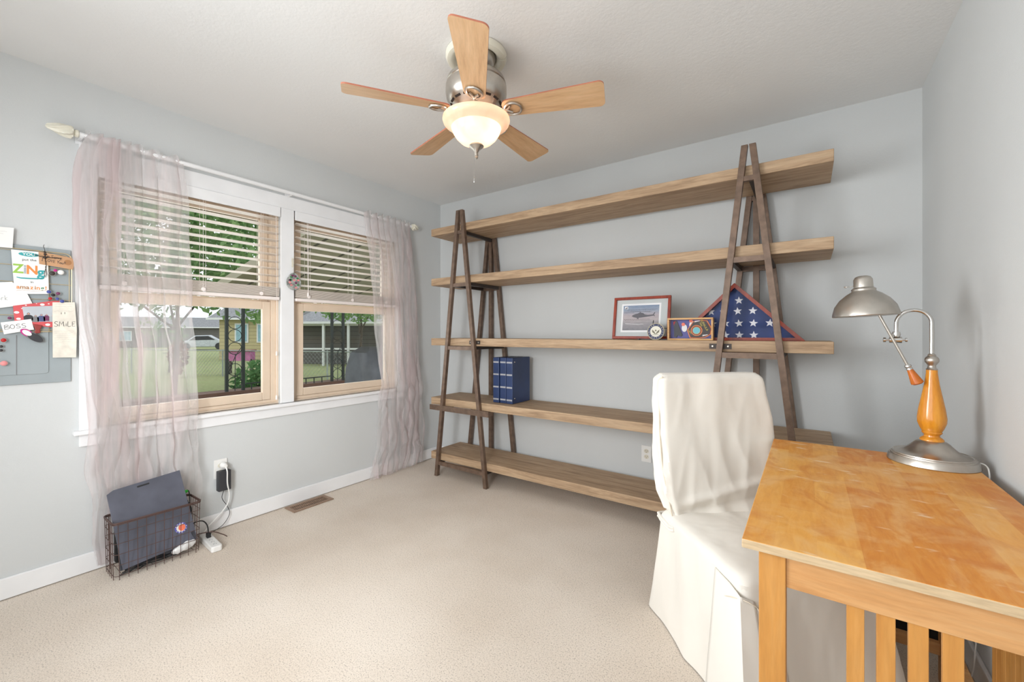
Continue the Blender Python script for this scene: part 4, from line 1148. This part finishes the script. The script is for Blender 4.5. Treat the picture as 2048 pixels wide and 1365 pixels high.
def hand(parent, txt, x, y, h, r=.0008, c=.001, rot=0, mat='ink', sx=1):
    m_ = MB(); W_ = sum(GW[k_] for k_ in txt) * h * sx; px = -W_ / 2
    for ch in txt:
        for ln in GL.get(ch, []):
            pts = smoothpts([(px + a * h * sx, b * h - h / 2, 0) for a, b in ln], 4) if len(ln) > 2 and ch not in 'MVE' else [Vector((px + a * h * sx, b * h - h / 2, 0)) for a, b in ln]
            m_.tube([F(x + p_.x * cos(rot) - p_.y * sin(rot), y + p_.x * sin(rot) + p_.y * cos(rot), c) for p_ in pts], r, 5)
        px += GW[ch] * h * sx
    m_.build('handwriting', M[mat], parent)
def wav(x0, x1, y, n, amp=.0025, sl=0):
    random.seed(int(abs(x0 * 999 + y * 7777)))
    return [(x0 + (x1 - x0) * k / n, y + sl * (k / n) + amp * random.uniform(-1, 1)) for k in range(n + 1)]
t = card('note_card', [(.12, 1.652), (.2549, 1.6605), (.2509, 1.5694), (.12, 1.566)], M['paper'], 'white handwritten note above the gold grid, cut by the left edge of the photo', 'note', .0)
scribble(t, [wav(.13, .235 - .01 * k, 1.64 - .012 * k, 16, .0014) for k in (0, 1, 2, 4)], .0004, mat='inkl')
t = card('greeting_card', [(.2461, 1.5624), (.3574, 1.5644), (.3604, 1.3724), (.2569, 1.3644)], M['paper'], 'white card reading YOU put the ZING in amazing', 'card', .004)
MB().plate(F, circ(.2985, 1.5474, .031, 28, .0095), .0046, .0052).build('teal_oval', M['teal'], t)
cc = .0053
text_mesh('YOU', .0165, F, .2985, 1.5474, cc, M['paper'], t, bold=.0003, sx=1.1)
text_mesh('put the', .015, F, .300, 1.523, .005, M['ink'], t, rot=.03)
for ch, x_, mt, s_, y_ in (('Z', .2665, 'lime', .056, 1.4775), ('i', .2870, 'silv', .056, 1.4775), ('N', .3085, 'orange', .056, 1.4765), ('g', .3350, 'teal', .058, 1.470)):
    text_mesh(ch, s_, F, x_, y_, .005, M[mt], t, bold=.0016, sx=.85)
MB().tube([F(a, b, .0056) for a, b in ((.262, 1.441), (.275, 1.438), (.30, 1.4385), (.325, 1.440), (.342, 1.446), (.347, 1.458))], [.0018, .0028, .003, .003, .003, .002], 6).build('teal_swash', M['teal'], t)
text_mesh('in', .014, F, .308, 1.4227, .005, M['ink'], t)
for i, (ch, mt) in enumerate(zip('amazing!', ('orange', 'brown', 'brown', 'orange', 'brown', 'orange', 'dgreen', 'orange'))):
    text_mesh(ch, .024, F, .2665 + [0, .014, .0285, .041, .0515, .0605, .0735, .0845][i], 1.397, .005, M[mt], t, bold=.0005)
scribble(t, [[(.262, 1.381), (.28, 1.385), (.31, 1.3815), (.34, 1.386), (.352, 1.39)]], .0006, .005, 'brown')
t = card('kraft_tag', [(.3278, 1.5661), (.4332, 1.5528), (.4412, 1.5437), (.4412, 1.508), (.4379, 1.4963), (.3299, 1.5085)], M['kraft'], "brown kraft tag hand lettered I'm Sorry, I Love You", 'tag', .006)
hand(t, "I'm Sorry,", .376, 1.5475, .0125, .0008, .0071, -.12)
hand(t, "I LOVE You!!", .377, 1.527, .0130, .0008, .0071, -.11)
MB().plate(F, circ(.422, 1.528, .013, 14), .0066, .0068).build('faint_stamp', M['brown'], t)
t = card('note_card', [(.12, 1.397), (.2489, 1.4185), (.296, 1.3643), (.3095, 1.3238), (.12, 1.275)], M['paper'], 'large folded white card with the handwritten word work, below the ZING card', 'card', .002)
hand(t, 'work', .215, 1.345, .021, .0005, .003, .05, 'grey')
t = thing('photo_frame', 'red photo frame with white dots showing four people outdoors', 'photo frame', F(.31, 1.27, .002))
MB().plate(F, [(.2517, 1.3111), (.3715, 1.3405), (.40, 1.342), (.40, 1.218), (.376, 1.2161), (.315, 1.2231), (.2569, 1.2389)], .0026, .0034).build('frame_mat', M['red'], t)
m = MB()
for a, b, r_ in ((.2625, 1.282, .008), (.34, 1.3215, .0075), (.268, 1.2535, .007), (.357, 1.2285, .008), (.29, 1.316, .003), (.322, 1.325, .002), (.36, 1.326, .003), (.278, 1.30, .0025), (.387, 1.33, .003)): m.plate(F, circ(a, b, r_, 12, r_ * .7), .0034, .0038)
m.build('white_dots', M['paper'], t)
MB().plate(F, [(.2786, 1.3081), (.39, 1.3195), (.39, 1.2446), (.3107, 1.2402), (.2856, 1.2489)], .0036, .0041).build('photo_print', M['carw'], t)
for a, b, s_, mt in ((.2975, 1.268, 1.15, 'coal'), (.319, 1.262, .85, 'grey'), (.337, 1.265, 1.0, 'jeans'), (.353, 1.268, .75, 'plum'), (.372, 1.264, .8, 'silv')):
    MB().plate(F, [(a - .012 * s_, b - .022), (a + .012 * s_, b - .022), (a + .012 * s_, b - .002), (a + .006 * s_, b + .004), (a - .006 * s_, b + .004), (a - .013 * s_, b - .004)], .0041, .0044).plate(F, circ(a, b + .008 * s_, .0042 * s_, 10), .0041, .0045).build('pictured_person', M[mt], t)
    MB().plate(F, circ(a, b + .0075 * s_, .003 * s_, 8), .0045, .0047).build('pictured_face', M['skin'], t)
t = card('handwritten_note', [(.3715, 1.334), (.445, 1.3385), (.4521, 1.2069), (.4497, 1.0716), (.3724, 1.0738)], M['agedpaper'], 'tall aged paper note with the word SMiLE written across it', 'note', .0065)
hand(t, 'SMiLE', .413, 1.233, .023, .0009, .0078, .02, 'ink', .98)
scribble(t, [[(.400, 1.288), (.400, 1.279)], [(.4115, 1.289), (.4115, 1.280)]], .0009, .0075)
scribble(t, [wav(.378, .44 - .003 * (k % 3), 1.326 - .011 * k, 16, .0015, .002) for k in (0, 1, 3)] + [wav(.378, .444 - .006 * (k % 3), 1.198 - .0105 * k, 16, .0015, .003) for k in range(6)], .0004, .0075, 'inkl')
t = card('name_card', [(.2162, 1.2356), (.3052, 1.2534), (.3141, 1.2057), (.2262, 1.1834)], M['paper'], 'small tilted white card with BOSS handwritten on it', 'card', .005)
hand(t, 'BOSS', .260, 1.2195, .0185, .0008, .006, .16, 'ink', 1.25)
# shoe magnet
t = thing('shoe_magnet', 'pink and dark grey canvas shoe magnet below the BOSS card', 'magnet', F(.307, 1.177, .006))
Fs = Frame(F(.307, 1.177, .004), (0, .755, -.656), (0, .656, .755))
MB().plate(Fs, circ(0, 0, .044, 28, .0165), 0, .008).build('sole', M['grey'], t, bevel=.002)
MB().plate(Fs, circ(.012, 0, .030, 24, .0145), .008, .011).build('toe', M['coal'], t, bevel=.001)
MB().plate(Fs, circ(-.022, 0, .021, 20, .0135), .008, .0105).build('collar', M['magenta'], t)
MB().plate(Fs, circ(-.020, 0, .017, 20, .0095), .0105, .0115).build('insole', M['paper'], t)
tag(MB().plate(F, [(.3107, 1.2312), (.3407, 1.2253), (.3325, 1.203), (.334, 1.1897), (.3128, 1.1865), (.318, 1.203)], .0045, .009).build('flowerpot_magnet', M['dred'], None, bevel=.002), 'dark red and orange pot magnet between the BOSS card and the photo frame', 'magnet')
def mag(name, a, b, r_, mt, label, n=16, ry=None, c0=.004, grp='small round magnets and gems on the grid'):
    t_ = thing(name, label, 'magnet', F(a, b, c0), group=grp)
    MB().plate(F, circ(a, b, r_ * 1.12, n, (ry or r_) * 1.12), c0, c0 + .003).build('setting', M['nickel'], t_)
    mb = MB(); mb.lathe([(r_, .003), (r_ * .9, .0045), (r_ * .5, .006), (.0003, .0065)], F(a, b, c0), n, Matrix.Rotation(R(90), 3, 'Y'))
    mb.build('gem', M[mt], t_, smooth=True)
mag('gem_magnet', .3604, 1.3822, .0075, 'blue', 'blue gem magnet at the lower right corner of the ZING card')
mag('gem_magnet', .3738, 1.3682, .0075, 'black', 'black gem magnet in the middle of the gem cluster')
mag('gem_magnet', .3895, 1.3767, .0075, 'plum', 'plum gem magnet, upper right of the gem cluster')
mag('gem_magnet', .3645, 1.3511, .007, 'ruby', 'ruby pink gem magnet, lower left of the gem cluster')
mag('gem_magnet', .3872, 1.3514, .0065, 'blue', 'small blue gem magnet below the plum one')
mag('gem_magnet', .4022, 1.3405, .0075, 'blue', 'blue gem magnet, lowest and rightmost, above the SMiLE note', c0=.0085)
mag('button_magnet', .3706, 1.4702, .0105, 'patchk', 'dark brown button magnet beside the ZING card')
mag('button_magnet', .3810, 1.4851, .0065, 'magenta', 'bright magenta round magnet under the kraft tag')
mag('button_magnet', .3986, 1.4781, .0105, 'paper', 'white speckled button magnet under the kraft tag')
mag('gem_magnet', .2250, 1.1576, .0085, 'ruby', 'red gem magnet on the grey panel under the BOSS card')
mag('gem_magnet', .2258, 1.0553, .011, 'pink', 'large pink oval magnet low on the grey panel', ry=.0085)
mag('gem_magnet', .2421, 1.2560, .0065, 'plum', 'plum gem magnet above the BOSS card')
mag('gem_magnet', .2180, 1.1300, .006, 'coal', 'dark grey round magnet on the panel beneath the red gem', c0=.002)
mag('gem_magnet', .2180, 1.1130, .006, 'coal', 'lower dark grey round magnet on the panel above the pink oval', c0=.002)
m = MB()
c0 = .011
m.tube([F(.345, 1.60, c0), F(.3425, 1.592, c0), (F(.347, 1.575, c0)), F(.3473, 1.5414, c0), F(.351, 1.50, c0), F(.345, 1.462, c0), F(.349, 1.448, c0), F(.353, 1.462, c0), F(.3485, 1.50, c0)], .0011, 6)
m.tube([F(.3128, 1.5478, c0), F(.3473, 1.5414, c0), F(.4008, 1.5447, c0)], .0016, 6)
m.ball(F(.3473, 1.5414, c0), .0075, 10, .8); m.ball(F(.3465, 1.566, c0), .0045, 8); m.ball(F(.3475, 1.556, c0), .005, 8)
m.tube([F(.3128, 1.5478, c0 + .001), F(.33, 1.552, c0 + .001), F(.3473, 1.5414, c0)], .0006, 4)
tag(m.build('dragonfly_charm', M['dbronze'], None, smooth=True), 'dark wire dragonfly charm clipped to the top of the gold grid', 'charm')

# ------------------------------------------------------------------ wire basket and its contents
BX0, BX1, BY0, BY1, BH = -2.872, -2.705, .548, .892, .275
t = thing('wire_basket', 'brown wire basket full of dark folders and cables below the curtain', 'basket', ((BX0 + BX1) / 2, (BY0 + BY1) / 2, 0))
def bpt(x, y, z):  # slight outward flare
    q = z / BH; cx, cy = (BX0 + BX1) / 2, (BY0 + BY1) / 2
    return (cx + (x - cx) * (1 + .02 * q), cy + (y - cy) * (1 + .04 * q), z)
m = MB()
rim = rrect(BX0, BX1, BY0, BY1, .018, 4)
m.tube([bpt(a, b, BH) for a, b in rim], .0035, 8, closed=True); m.tube([bpt(a, b, BH - .007) for a, b in rim], .0028, 8, closed=True)
m.build('rim', M['basketw'], t, smooth=True)
m = MB()
for k in range(1, 6): m.tube([bpt(a, b, BH - .052 * k + .005) for a, b in rim], .0014, 6, closed=True)
for k in range(6):
    y = BY0 + (BY1 - BY0) * (k + .5) / 6; m.tube([(BX0, y, .02), (BX1, y, .02)], .0012, 5)
m.build('hoop_wire', M['basketw'], t, smooth=True)
m = MB()
for k in range(10):
    y = BY0 + .018 + (BY1 - BY0 - .036) * k / 9
    for x in (BX0, BX1): m.tube([bpt(x, y, .001), bpt(x, y, BH)], .0015, 6)
for k in range(5):
    x = BX0 + .02 + (BX1 - BX0 - .04) * k / 4
    for y in (BY0, BY1): m.tube([bpt(x, y, .001), bpt(x, y, BH)], .0015, 6)
m.build('upright_wire', M['basketw'], t, smooth=True)
Fb = Frame((-2.7245, .582, .034), (0, .994, .108), (-.245, -.12, .96))
t = thing('slate_folder', 'dark slate lap folder with a handle slot leaning out of the wire basket', 'folder', (-2.76, .72, .02))
MB().plate(Fb, [(0, 0), (.308, 0), (.302, .385), (.03, .385), (.004, .372)], -.006, 0).build('front_cover', M['folder'], t, bevel=.001)
MB().plate(Fb, rrect(.118, .168, .362, .370, .0035), .0001, .001).build('handle_slot', M['black'], t)
MB().plate(Fb, [(.296, .0), (.306, .0), (.302, .05), (.285, .045)], .0001, .0012).build('corner_tab', M['folder2'], t)
st = MB().plate(Fb, circ(.250, .088, .027, 28), .0002, .0009).build('round_sticker', M['sticker'], t)
MB().plate(Fb, circ(.250, .088, .020, 24), .0009, .0011).build('sticker_center', M['paper'], st)
MB().plate(Fb, circ(.254, .088, .015, 18, .017), .0011, .0014).build('sticker_figure', M['peach'], st)
m = MB()
for k in range(12):
    if 5 < k < 7: continue
    a_ = 2 * pi * k / 12; m.plate(Fb, starp(.250 + .0237 * cos(a_), .088 + .0237 * sin(a_), .003), .0009, .0013)
m.build('sticker_star', M['paper'], st)
Fc = Frame((-2.738, .575, .028), (0, .999, .03), (-.245, -.03, .96))
tag(MB().plate(Fc, [(0, 0), (.27, 0), (.27, .25), (0, .25)], -.010, 0).build('charcoal_folder', M['folder2'], None, bevel=.002), 'thin charcoal folder standing behind the slate folder in the basket', 'folder')
tag(MB().plate(Frame((-2.838, .575, .028), (0, 1, 0), (-.02, 0, 1)), rrect(0, .17, 0, .22, .02), -.018, 0).build('black_pouch', M['black'], None, bevel=.008), 'black pouch at the left rear of the wire basket', 'pouch')
m = MB()
secs = []
for i in range(15):
    q = i / 14; r_ = .030 * sin(pi * (q * .96 + .02)) ** .45
    sec = []
    for k in range(18):
        a_ = 2 * pi * k / 18; n2 = 1 + .28 * noise.noise(Vector((q * 5, cos(a_) * 1.6, sin(a_) * 1.6 + 3)))
        sec.append((-2.741 + .55 * r_ * n2 * cos(a_), .775 + .105 * q, .055 + .022 * q - .012 + r_ * .75 * n2 * sin(a_)))
    secs.append(sec)
# keep it under the folder: small bag in front corner
for s_ in range(len(secs)): secs[s_] = [(x + .013, y, z - .008) for x, y, z in secs[s_]]
tag(MB().loft(secs).build('plastic_bag', M['foil'], None, smooth=True), 'crumpled shiny white plastic bag at the bottom right of the basket', 'bag')
m = MB(); random.seed(3)
for k in range(7):
    y0 = .60 + .02 * k
    P = [(-2.73 - .01 * (k % 3), .57 + .012 * k, .012 + .004 * (k % 3)), (-2.722 - .012 * (k % 4), .66 + .01 * k, .028 + .006 * (k % 3)), (-2.725 - .014 * (k % 3), .74 + .01 * k, .022 + .008 * (k % 2)), (-2.75 - .01 * k, .83 + .004 * k, .03 + .01 * (k % 4))]
    m.tube(smoothpts(P, 6), .0028, 6)
tag(m.build('cable_bundle', M['black'], None, smooth=True), 'tangle of black cables along the bottom of the wire basket', 'cables')
t = thing('charger_cable', 'black looped cable with a bright green plug hanging at the right end of the basket', 'cable', (-2.83, .86, .2))
m = MB()
m.tube(smoothpts([(-2.845, .855, .285), (-2.84, .875, .31), (-2.835, .885, .29), (-2.825, .882, .22), (-2.83, .872, .17), (-2.80, .868, .13), (-2.81, .88, .20), (-2.82, .872, .26)]), .0026, 6)
m.tube(smoothpts([(-2.78, .86, .26), (-2.775, .875, .22), (-2.79, .87, .14), (-2.80, .86, .08)]), .004, 6)
m.build('cable', M['black'], t, smooth=True)
MB().tube([(-2.846, .853, .294), (-2.842, .868, .304), (-2.838, .880, .306)], [.008, .011, .005], 10).build('green_plug', M['green'], t, smooth=True)

# power strip and its plug
ps = Vector((-2.735, .952, 0)); ang = atan2(-.0, 1)
d_ = Vector((.22, -.016, 0)).normalized(); n_ = Vector((-d_.y, d_.x, 0))
t = thing('power_strip', 'white power strip lying on the carpet right of the wire basket', 'power strip', ps)
Fp = Frame(ps + Vector((0, 0, .001)), d_, n_)
MB().plate(Fp, rrect(-.115, .115, -.026, .026, .012), 0, .032).build('housing', M['plasticw'], t, bevel=.006, seg=3)
m = MB()
for k in range(4):
    x_ = -.035 + .036 * k
    for dy in (-.006, .006): m.plate(Fp, [(x_, dy - .001), (x_ + .008, dy - .001), (x_ + .008, dy + .001), (x_, dy + .001)], .0322, .0328)
    m.plate(Fp, circ(x_ - .006, 0, .002, 8), .0322, .0328)
m.build('socket', M['grey'], t)
t = thing('black_plug', 'black plug and cable standing in the white power strip', 'plug', ps + Vector((-.04, 0, .03)))
P0 = ps + d_ * -.035 + Vector((0, 0, .034))
MB().plate(Frame(P0, d_, n_), rrect(-.012, .012, -.010, .010, .003), 0, .026).build('plug_body', M['black'], t, bevel=.003)
MB().tube(smoothpts([P0 + Vector((0, 0, .026)), P0 + Vector((0, -.006, .07)), P0 + Vector((-.005, -.025, .10)), P0 + Vector((-.01, -.055, .105)), P0 + Vector((-.02, -.08, .09)), P0 + Vector((-.03, -.10, .07))]), .0032, 8).build('cable', M['black'], t, smooth=True)
tag(MB().tube(smoothpts([(-2.80, .885, .055), (-2.79, .925, .062), (-2.76, .975, .060), (-2.755, 1.02, .03), (-2.75, 1.04, .012)]), [.0028] * 41, 8).build('loose_cable', M['basketw'], None, smooth=True), 'brown loose cable end bending from the basket over the power strip', 'cable')

# ------------------------------------------------------------------ outdoors
GZ = -.30
m = MB(); N = 40; vs_ = []
struct('ground', MB().box(-60, XL - .13, -40, 60, GZ - .1, GZ), M['grass'])
struct('trim_4', MB().box(-3.62, XL - .12, -1.5, 12, 2.075, 2.11).box(-3.62, -3.60, -1.5, 12, 2.07, 2.25), M['eave'])
# patio roof
t = thing('patio_roof', 'tan panelled lean-to patio roof sloping away outside the right window', 'patio roof', (-5, 5, 2.2))
def pz(x): return 2.585 - .2 * (-3.05 - x)
m = MB()
m.add([(-3.06, 2.41, pz(-3.06) + .02), (-6.75, 2.41, pz(-6.75) + .02), (-6.75, 9.5, pz(-6.75) + .02), (-3.06, 9.5, pz(-3.06) + .02), (-3.06, 2.41, pz(-3.06) + .05), (-6.75, 2.41, pz(-6.75) + .05), (-6.75, 9.5, pz(-6.75) + .05), (-3.06, 9.5, pz(-3.06) + .05)],
      [(0, 1, 2, 3), (7, 6, 5, 4), (0, 4, 5, 1), (1, 5, 6, 2), (2, 6, 7, 3), (3, 7, 4, 0)])
m.build('roof_panel', M['patio'], t)
for y in (2.41, 5.8, 9.4): MB().bar((-3.1, y, pz(-3.1) - .03), (-6.75, y, pz(-6.75) - .03), .05, .10).build('rafter', M['patio'], t)
MB().box(-6.78, -6.72, 2.38, 9.5, pz(-6.75) - .10, pz(-6.75) + .06).build('beam', M['patio'], t)
def column(y0, label):
    t_ = thing('iron_column', label, 'column', (-6.6, y0 + .1, .38), group='scrolled iron columns of the patio')
    w_ = .21; zt = pz(-6.6) - .02
    for yy in (y0, y0 + w_): MB().box(-6.618, -6.582, yy - .018, yy + .018, .38, zt).build('post', M['iron'], t_)
    m_ = MB(); yc = y0 + w_ / 2; rad = w_ / 2 - .02
    for zc in (.50, .68, .98, 1.16, 1.34):
        m_.tube([(-6.6, yc + rad * cos(a), zc + rad * sin(a)) for a in [2 * pi * i / 20 for i in range(20)]], .005, 5, closed=True)
    m_.tube([(-6.6, yc, .38), (-6.6, yc + .004, .9)], .005, 5)
    m_.tube([(-6.6, yc - rad, .62), (-6.6, yc, .86), (-6.6, yc + rad, 1.0)], .005, 5)
    m_.build('scrollwork', M['iron'], t_)
column(2.49, 'dark iron patio column with scrolls seen through the left window')
column(4.07, 'dark iron patio column with scrolls seen through the right window')
struct('trim_5', MB().box(-6.85, -6.55, -4, 12, GZ, .38), M['brickw'])
def railing(ya, yb, label):
    t_ = thing('iron_railing', label, 'railing', (-6.6, (ya + yb) / 2, .38), group='low iron railings on the brick planter')
    MB().box(-6.612, -6.588, ya, yb, .462, .478).build('top_rail', M['iron'], t_)
    k = ya + .07
    while k < yb - .04:
        MB().box(-6.606, -6.594, k - .006, k + .006, .38, .462).build('baluster', M['iron'], t_); k += .135
railing(2.74, 4.04, 'low iron railing between the two scrolled columns')
railing(4.32, 6.2, 'low iron railing right of the right hand scrolled column')
def leaves(mb, c, rad, n, size, flat=.7, seed=0):
    rnd = random.Random(seed)
    for i in range(n):
        while True:
            p = Vector((rnd.uniform(-1, 1), rnd.uniform(-1, 1), rnd.uniform(-1, 1)))
            if p.length < 1 and p.length > .35 * rnd.random(): break
        g = noise.noise(Vector((p.x * 2.2 + seed, p.y * 2.2, p.z * 2.2)))
        if g < -.16: continue
        q = Vector(c) + Vector((p.x * rad[0], p.y * rad[1], p.z * rad[2]))
        a = Vector((rnd.gauss(0, 1), rnd.gauss(0, 1), rnd.gauss(0, 1))).normalized(); b = a.orthogonal().normalized()
        s_ = size * rnd.uniform(.6, 1.3)
        mb.add([q - a * s_, q + b * s_ * .45, q + a * s_, q - b * s_ * .45], [(0, 1, 2, 3)])
def tree(name, x, y, h, crowns, leafm, label, n, size, seed, cat='tree', trunk=.12):
    t_ = thing(name, label, cat, (x, y, GZ))
    m_ = MB(); rnd = random.Random(seed)
    m_.tube([(x, y, GZ), (x + .1, y + .05, h * .45), (x - .05, y, h * .9)], [trunk, trunk * .7, trunk * .35], 8)
    for c, rad in crowns:
        m_.tube([(x + .05, y, h * .4), ((x + c[0]) / 2, (y + c[1]) / 2, (h * .5 + c[2]) / 2 + .1), c], [trunk * .5, trunk * .3, trunk * .08], 6)
    m_.build('trunk', M['bark'], t_)
    m_ = MB()
    for k, (c, rad) in enumerate(crowns): leaves(m_, c, rad, n, size, seed=seed + k)
    m_.build('foliage', leafm, t_, recalc=False)
tree('leafy_tree', -12.5, 3.6, 3.2, [((-11.8, 3.0, 3.6), (1.8, 2.0, 1.9)), ((-11.6, 5.0, 3.2), (1.8, 2.0, 1.75)), ((-12.4, 4.2, 5.4), (2.4, 3.2, 1.8)), ((-12.5, 1.2, 3.0), (2, 1.8, 2.0))], M['leafA'],
     'large leafy tree filling the upper left window', 5200, .105, 11, trunk=.06)
tree('leafy_tree', -13.5, 9.4, 3.0, [((-13.0, 8.9, 2.7), (1.8, 1.7, 1.15)), ((-13.4, 10.7, 3.0), (2.2, 1.8, 1.4))], M['leafA'], 'leafy tree seen at the top of the right window pane', 3600, .10, 31, trunk=.06)
tree('small_tree', -20.0, 5.6, .9, [((-20.0, 5.4, 1.3), (.9, .8, .9))], M['leafB'], 'thin young tree in the yard beyond the chain-link fence', 260, .09, 51, trunk=.05)
t = thing('leafy_shrub', 'round green leafy shrub at the lower right of the left window pane', 'shrub', (-7.35, 3.15, GZ))
m = MB(); leaves(m, (-7.35, 3.22, .34), (.42, .36, .40), 1500, .052, seed=5); m.build('foliage', M['leafB'], t, recalc=False)
MB().tube([(-7.35, 3.2, GZ), (-7.35, 3.22, .35)], .02, 6).build('stem', M['bark'], t)
t = thing('red_shrub', 'reddish brown shrub by the fence at the left of the view', 'shrub', (-17.5, 5.15, GZ))
m = MB(); leaves(m, (-17.5, 5.15, .4), (.3, .28, .6), 700, .07, seed=9); m.build('foliage', M['redleaf'], t, recalc=False)
# fence
t = thing('chain_link_fence', 'low chain-link fence with top rail crossing the lawn outside', 'fence', (-14, 6, GZ))
fa, fb = Vector((-24.5, 3.1, 0)), Vector((-9.0, 9.2, 0))
FT = .60
MB().tube([fa + Vector((0, 0, FT)), fb + Vector((0, 0, FT))], .02, 6).build('top_rail', M['galv'], t)
L_ = (fb - fa).length; k = 0
while k <= L_:
    p = fa + (fb - fa) * (k / L_); MB().tube([p + Vector((0, 0, GZ)), p + Vector((0, 0, FT + .04))], .026, 6).build('post', M['galv'], t); k += 2.1
m = MB(); k = 0; dd = (fb - fa).normalized(); hgt = FT - GZ
while k < L_:
    for sg in (1, -1):
        a = fa + dd * k + Vector((0, 0, GZ if sg > 0 else FT)); b = fa + dd * min(L_, k + hgt) + Vector((0, 0, FT if sg > 0 else GZ))
        m.bar(a, b, .004, .004)
    k += .14
m.build('mesh_wire', M['galv'], t)
# pink cloth on a table beyond the fence
t = thing('garden_table', 'small table draped with a bright pink cloth beyond the fence', 'table', (-17.2, 6.95, GZ))
MB().bar((-17.5, 6.72, .36), (-17.0, 7.28, .36), .5, .34).build('pink_cloth', M['pinkc'], t)
for a, b in ((-17.65, 6.8), (-17.2, 7.35), (-17.3, 6.6), (-16.85, 7.15)): MB().box(a - .03, a + .03, b - .03, b + .03, GZ, .25).build('leg', M['bark'], t)
MB().bar((-17.52, 6.70, .56), (-16.98, 7.30, .56), .62, .05).build('table_top', M['dred'], t)
tag(MB().box(-17.0, -16.3, 7.55, 8.05, GZ, .60).build('outdoor_bin', M['coal'], None, bevel=.03), 'dark bin standing right of the pink draped table', 'bin')
# houses
def house(name, label, p, q, h, mat, wins, posts=False, depth=5, z0=None):
    P = Vector(p + (0,)); Q = Vector(q + (0,)); d = (Q - P).normalized(); nn = Vector((d.y, -d.x, 0))
    if nn.dot(P) > 0: nn = -nn
    # nn points away from us
    if (P + nn).length < P.length: nn = -nn
    t_ = thing(name, label, 'house', P + (Q - P) / 2 + Vector((0, 0, GZ)))
    L = (Q - P).length; Fh = Frame(P + Vector((0, 0, GZ)), d, (0, 0, 1), -nn)
    MB().plate(Fh, [(0, 0), (L, 0), (L, h), (0, h)], -depth, 0).build('wall', mat, t_)
    r_ = MB(); e = .45
    r_.add([Fh(-e, h, e), Fh(L + e, h, e), Fh(L + e, h, -depth - e), Fh(-e, h, -depth - e), Fh(-e, h + 1.2, -depth / 2), Fh(L + e, h + 1.2, -depth / 2)], [(0, 1, 5, 4), (2, 3, 4, 5), (1, 2, 5), (3, 0, 4), (0, 3, 2, 1)])
    r_.build('roof', M['roofg'], t_)
    MB().plate(Fh, [(-e, h - .08), (L + e, h - .08), (L + e, h + .03), (-e, h + .03)], e, e + .03).build('gutter', M['white'], t_)
    for a, b, w_, hh in wins:
        f_ = MB().plate(Fh, [(a - .08, b - .08), (a + w_ + .08, b - .08), (a + w_ + .08, b + hh + .08), (a - .08, b + hh + .08)], 0, .05).build('window', M['white'], t_)
        MB().plate(Fh, [(a, b), (a + w_, b), (a + w_, b + hh), (a, b + hh)], .05, .07).build('pane', M['winb'], f_)
    if posts:
        for a in posts:
            MB().plate(Fh, [(a, 0), (a + .1, 0), (a + .1, h), (a, h)], 1.1, 1.2).build('porch_post', M['white'], t_)
        MB().plate(Fh, [(posts[0], .75), (posts[-1], .75), (posts[-1], .83), (posts[0], .83)], 1.12, 1.16).build('porch_rail', M['white'], t_)
        MB().plate(Fh, [(-.2, h), (L + .2, h), (L + .2, h + .1), (-.2, h + .1)], 0, 1.3).build('porch_roof', M['white'], t_)
    return t_
house('tan_house', 'tan sided house with pale blue windows behind the fence', (-27.2, 9.9), (-24.6, 12.4), 2.35, M['siding'], [(.9, 1.05, .55, .95), (2.05, 1.05, .75, .95)], depth=6)
house('grey_house', 'dark grey house with white porch posts seen through the right window', (-20.6, 10.9), (-12.2, 15.8), 1.95, M['gsiding'], [(6.2, .7, .9, .8), (7.9, .7, .5, .8)], posts=[.5, 1.9, 3.1, 5.0, 7.3], depth=7)
house('distant_house', 'low grey distant house at the left behind the parked car', (-60, 11), (-52, 26), 2.2, M['gsiding'], [(1.5, .8, 1, .9)], depth=6)
# car
t = thing('car', 'silver car parked beyond the lawn at the left', 'car', (-47, 15.5, GZ))
Fk = Frame((-48.4, 14.2, GZ), (.42, .90, 0), (0, 0, 1))
body = [(0, .35), (.15, .75), (.9, .85), (1.5, 1.32), (2.6, 1.36), (3.3, .92), (4.1, .82), (4.25, .55), (4.2, .32), (3.7, .25), (.4, .25)]
MB().plate(Fk, body, 0, 1.6).build('body', M['carw'], t, bevel=.06)
MB().plate(Fk, [(1.08, .88), (1.58, 1.25), (2.5, 1.28), (3.05, .92)], 1.6, 1.61).build('side_window', M['coal'], t)
for a in (.85, 3.35): MB().plate(Fk, circ(a, .32, .32, 20), 1.42, 1.63).build('wheel', M['coal'], t)
# covered grill by the porch
t = thing('covered_grill', 'grill under a grey cover standing outside the right window', 'grill', (-4.6, 4.0, GZ))
def gs(z, s_, dx=0):
    return [(-4.55 + dx + s_ * .27 * a, 3.42 + s_ * .33 * b, z) for a, b in rrect(-1, 1, -1, 1, .35, 4)]
MB().loft([gs(GZ + .01, 1), gs(.3, 1.02), gs(.75, .95), gs(.95, .75, -.03), gs(1.02, .4, -.05)]).build('cover', M['tarp'], t, smooth=True)
t = thing('ball', 'small yellow ball lying on the lawn behind the left column', 'ball', (-9.3, 3.7, GZ)); MB().ball((-9.3, 3.72, GZ + .13), .12, 14).build('shell', M['orange'], t, smooth=True)
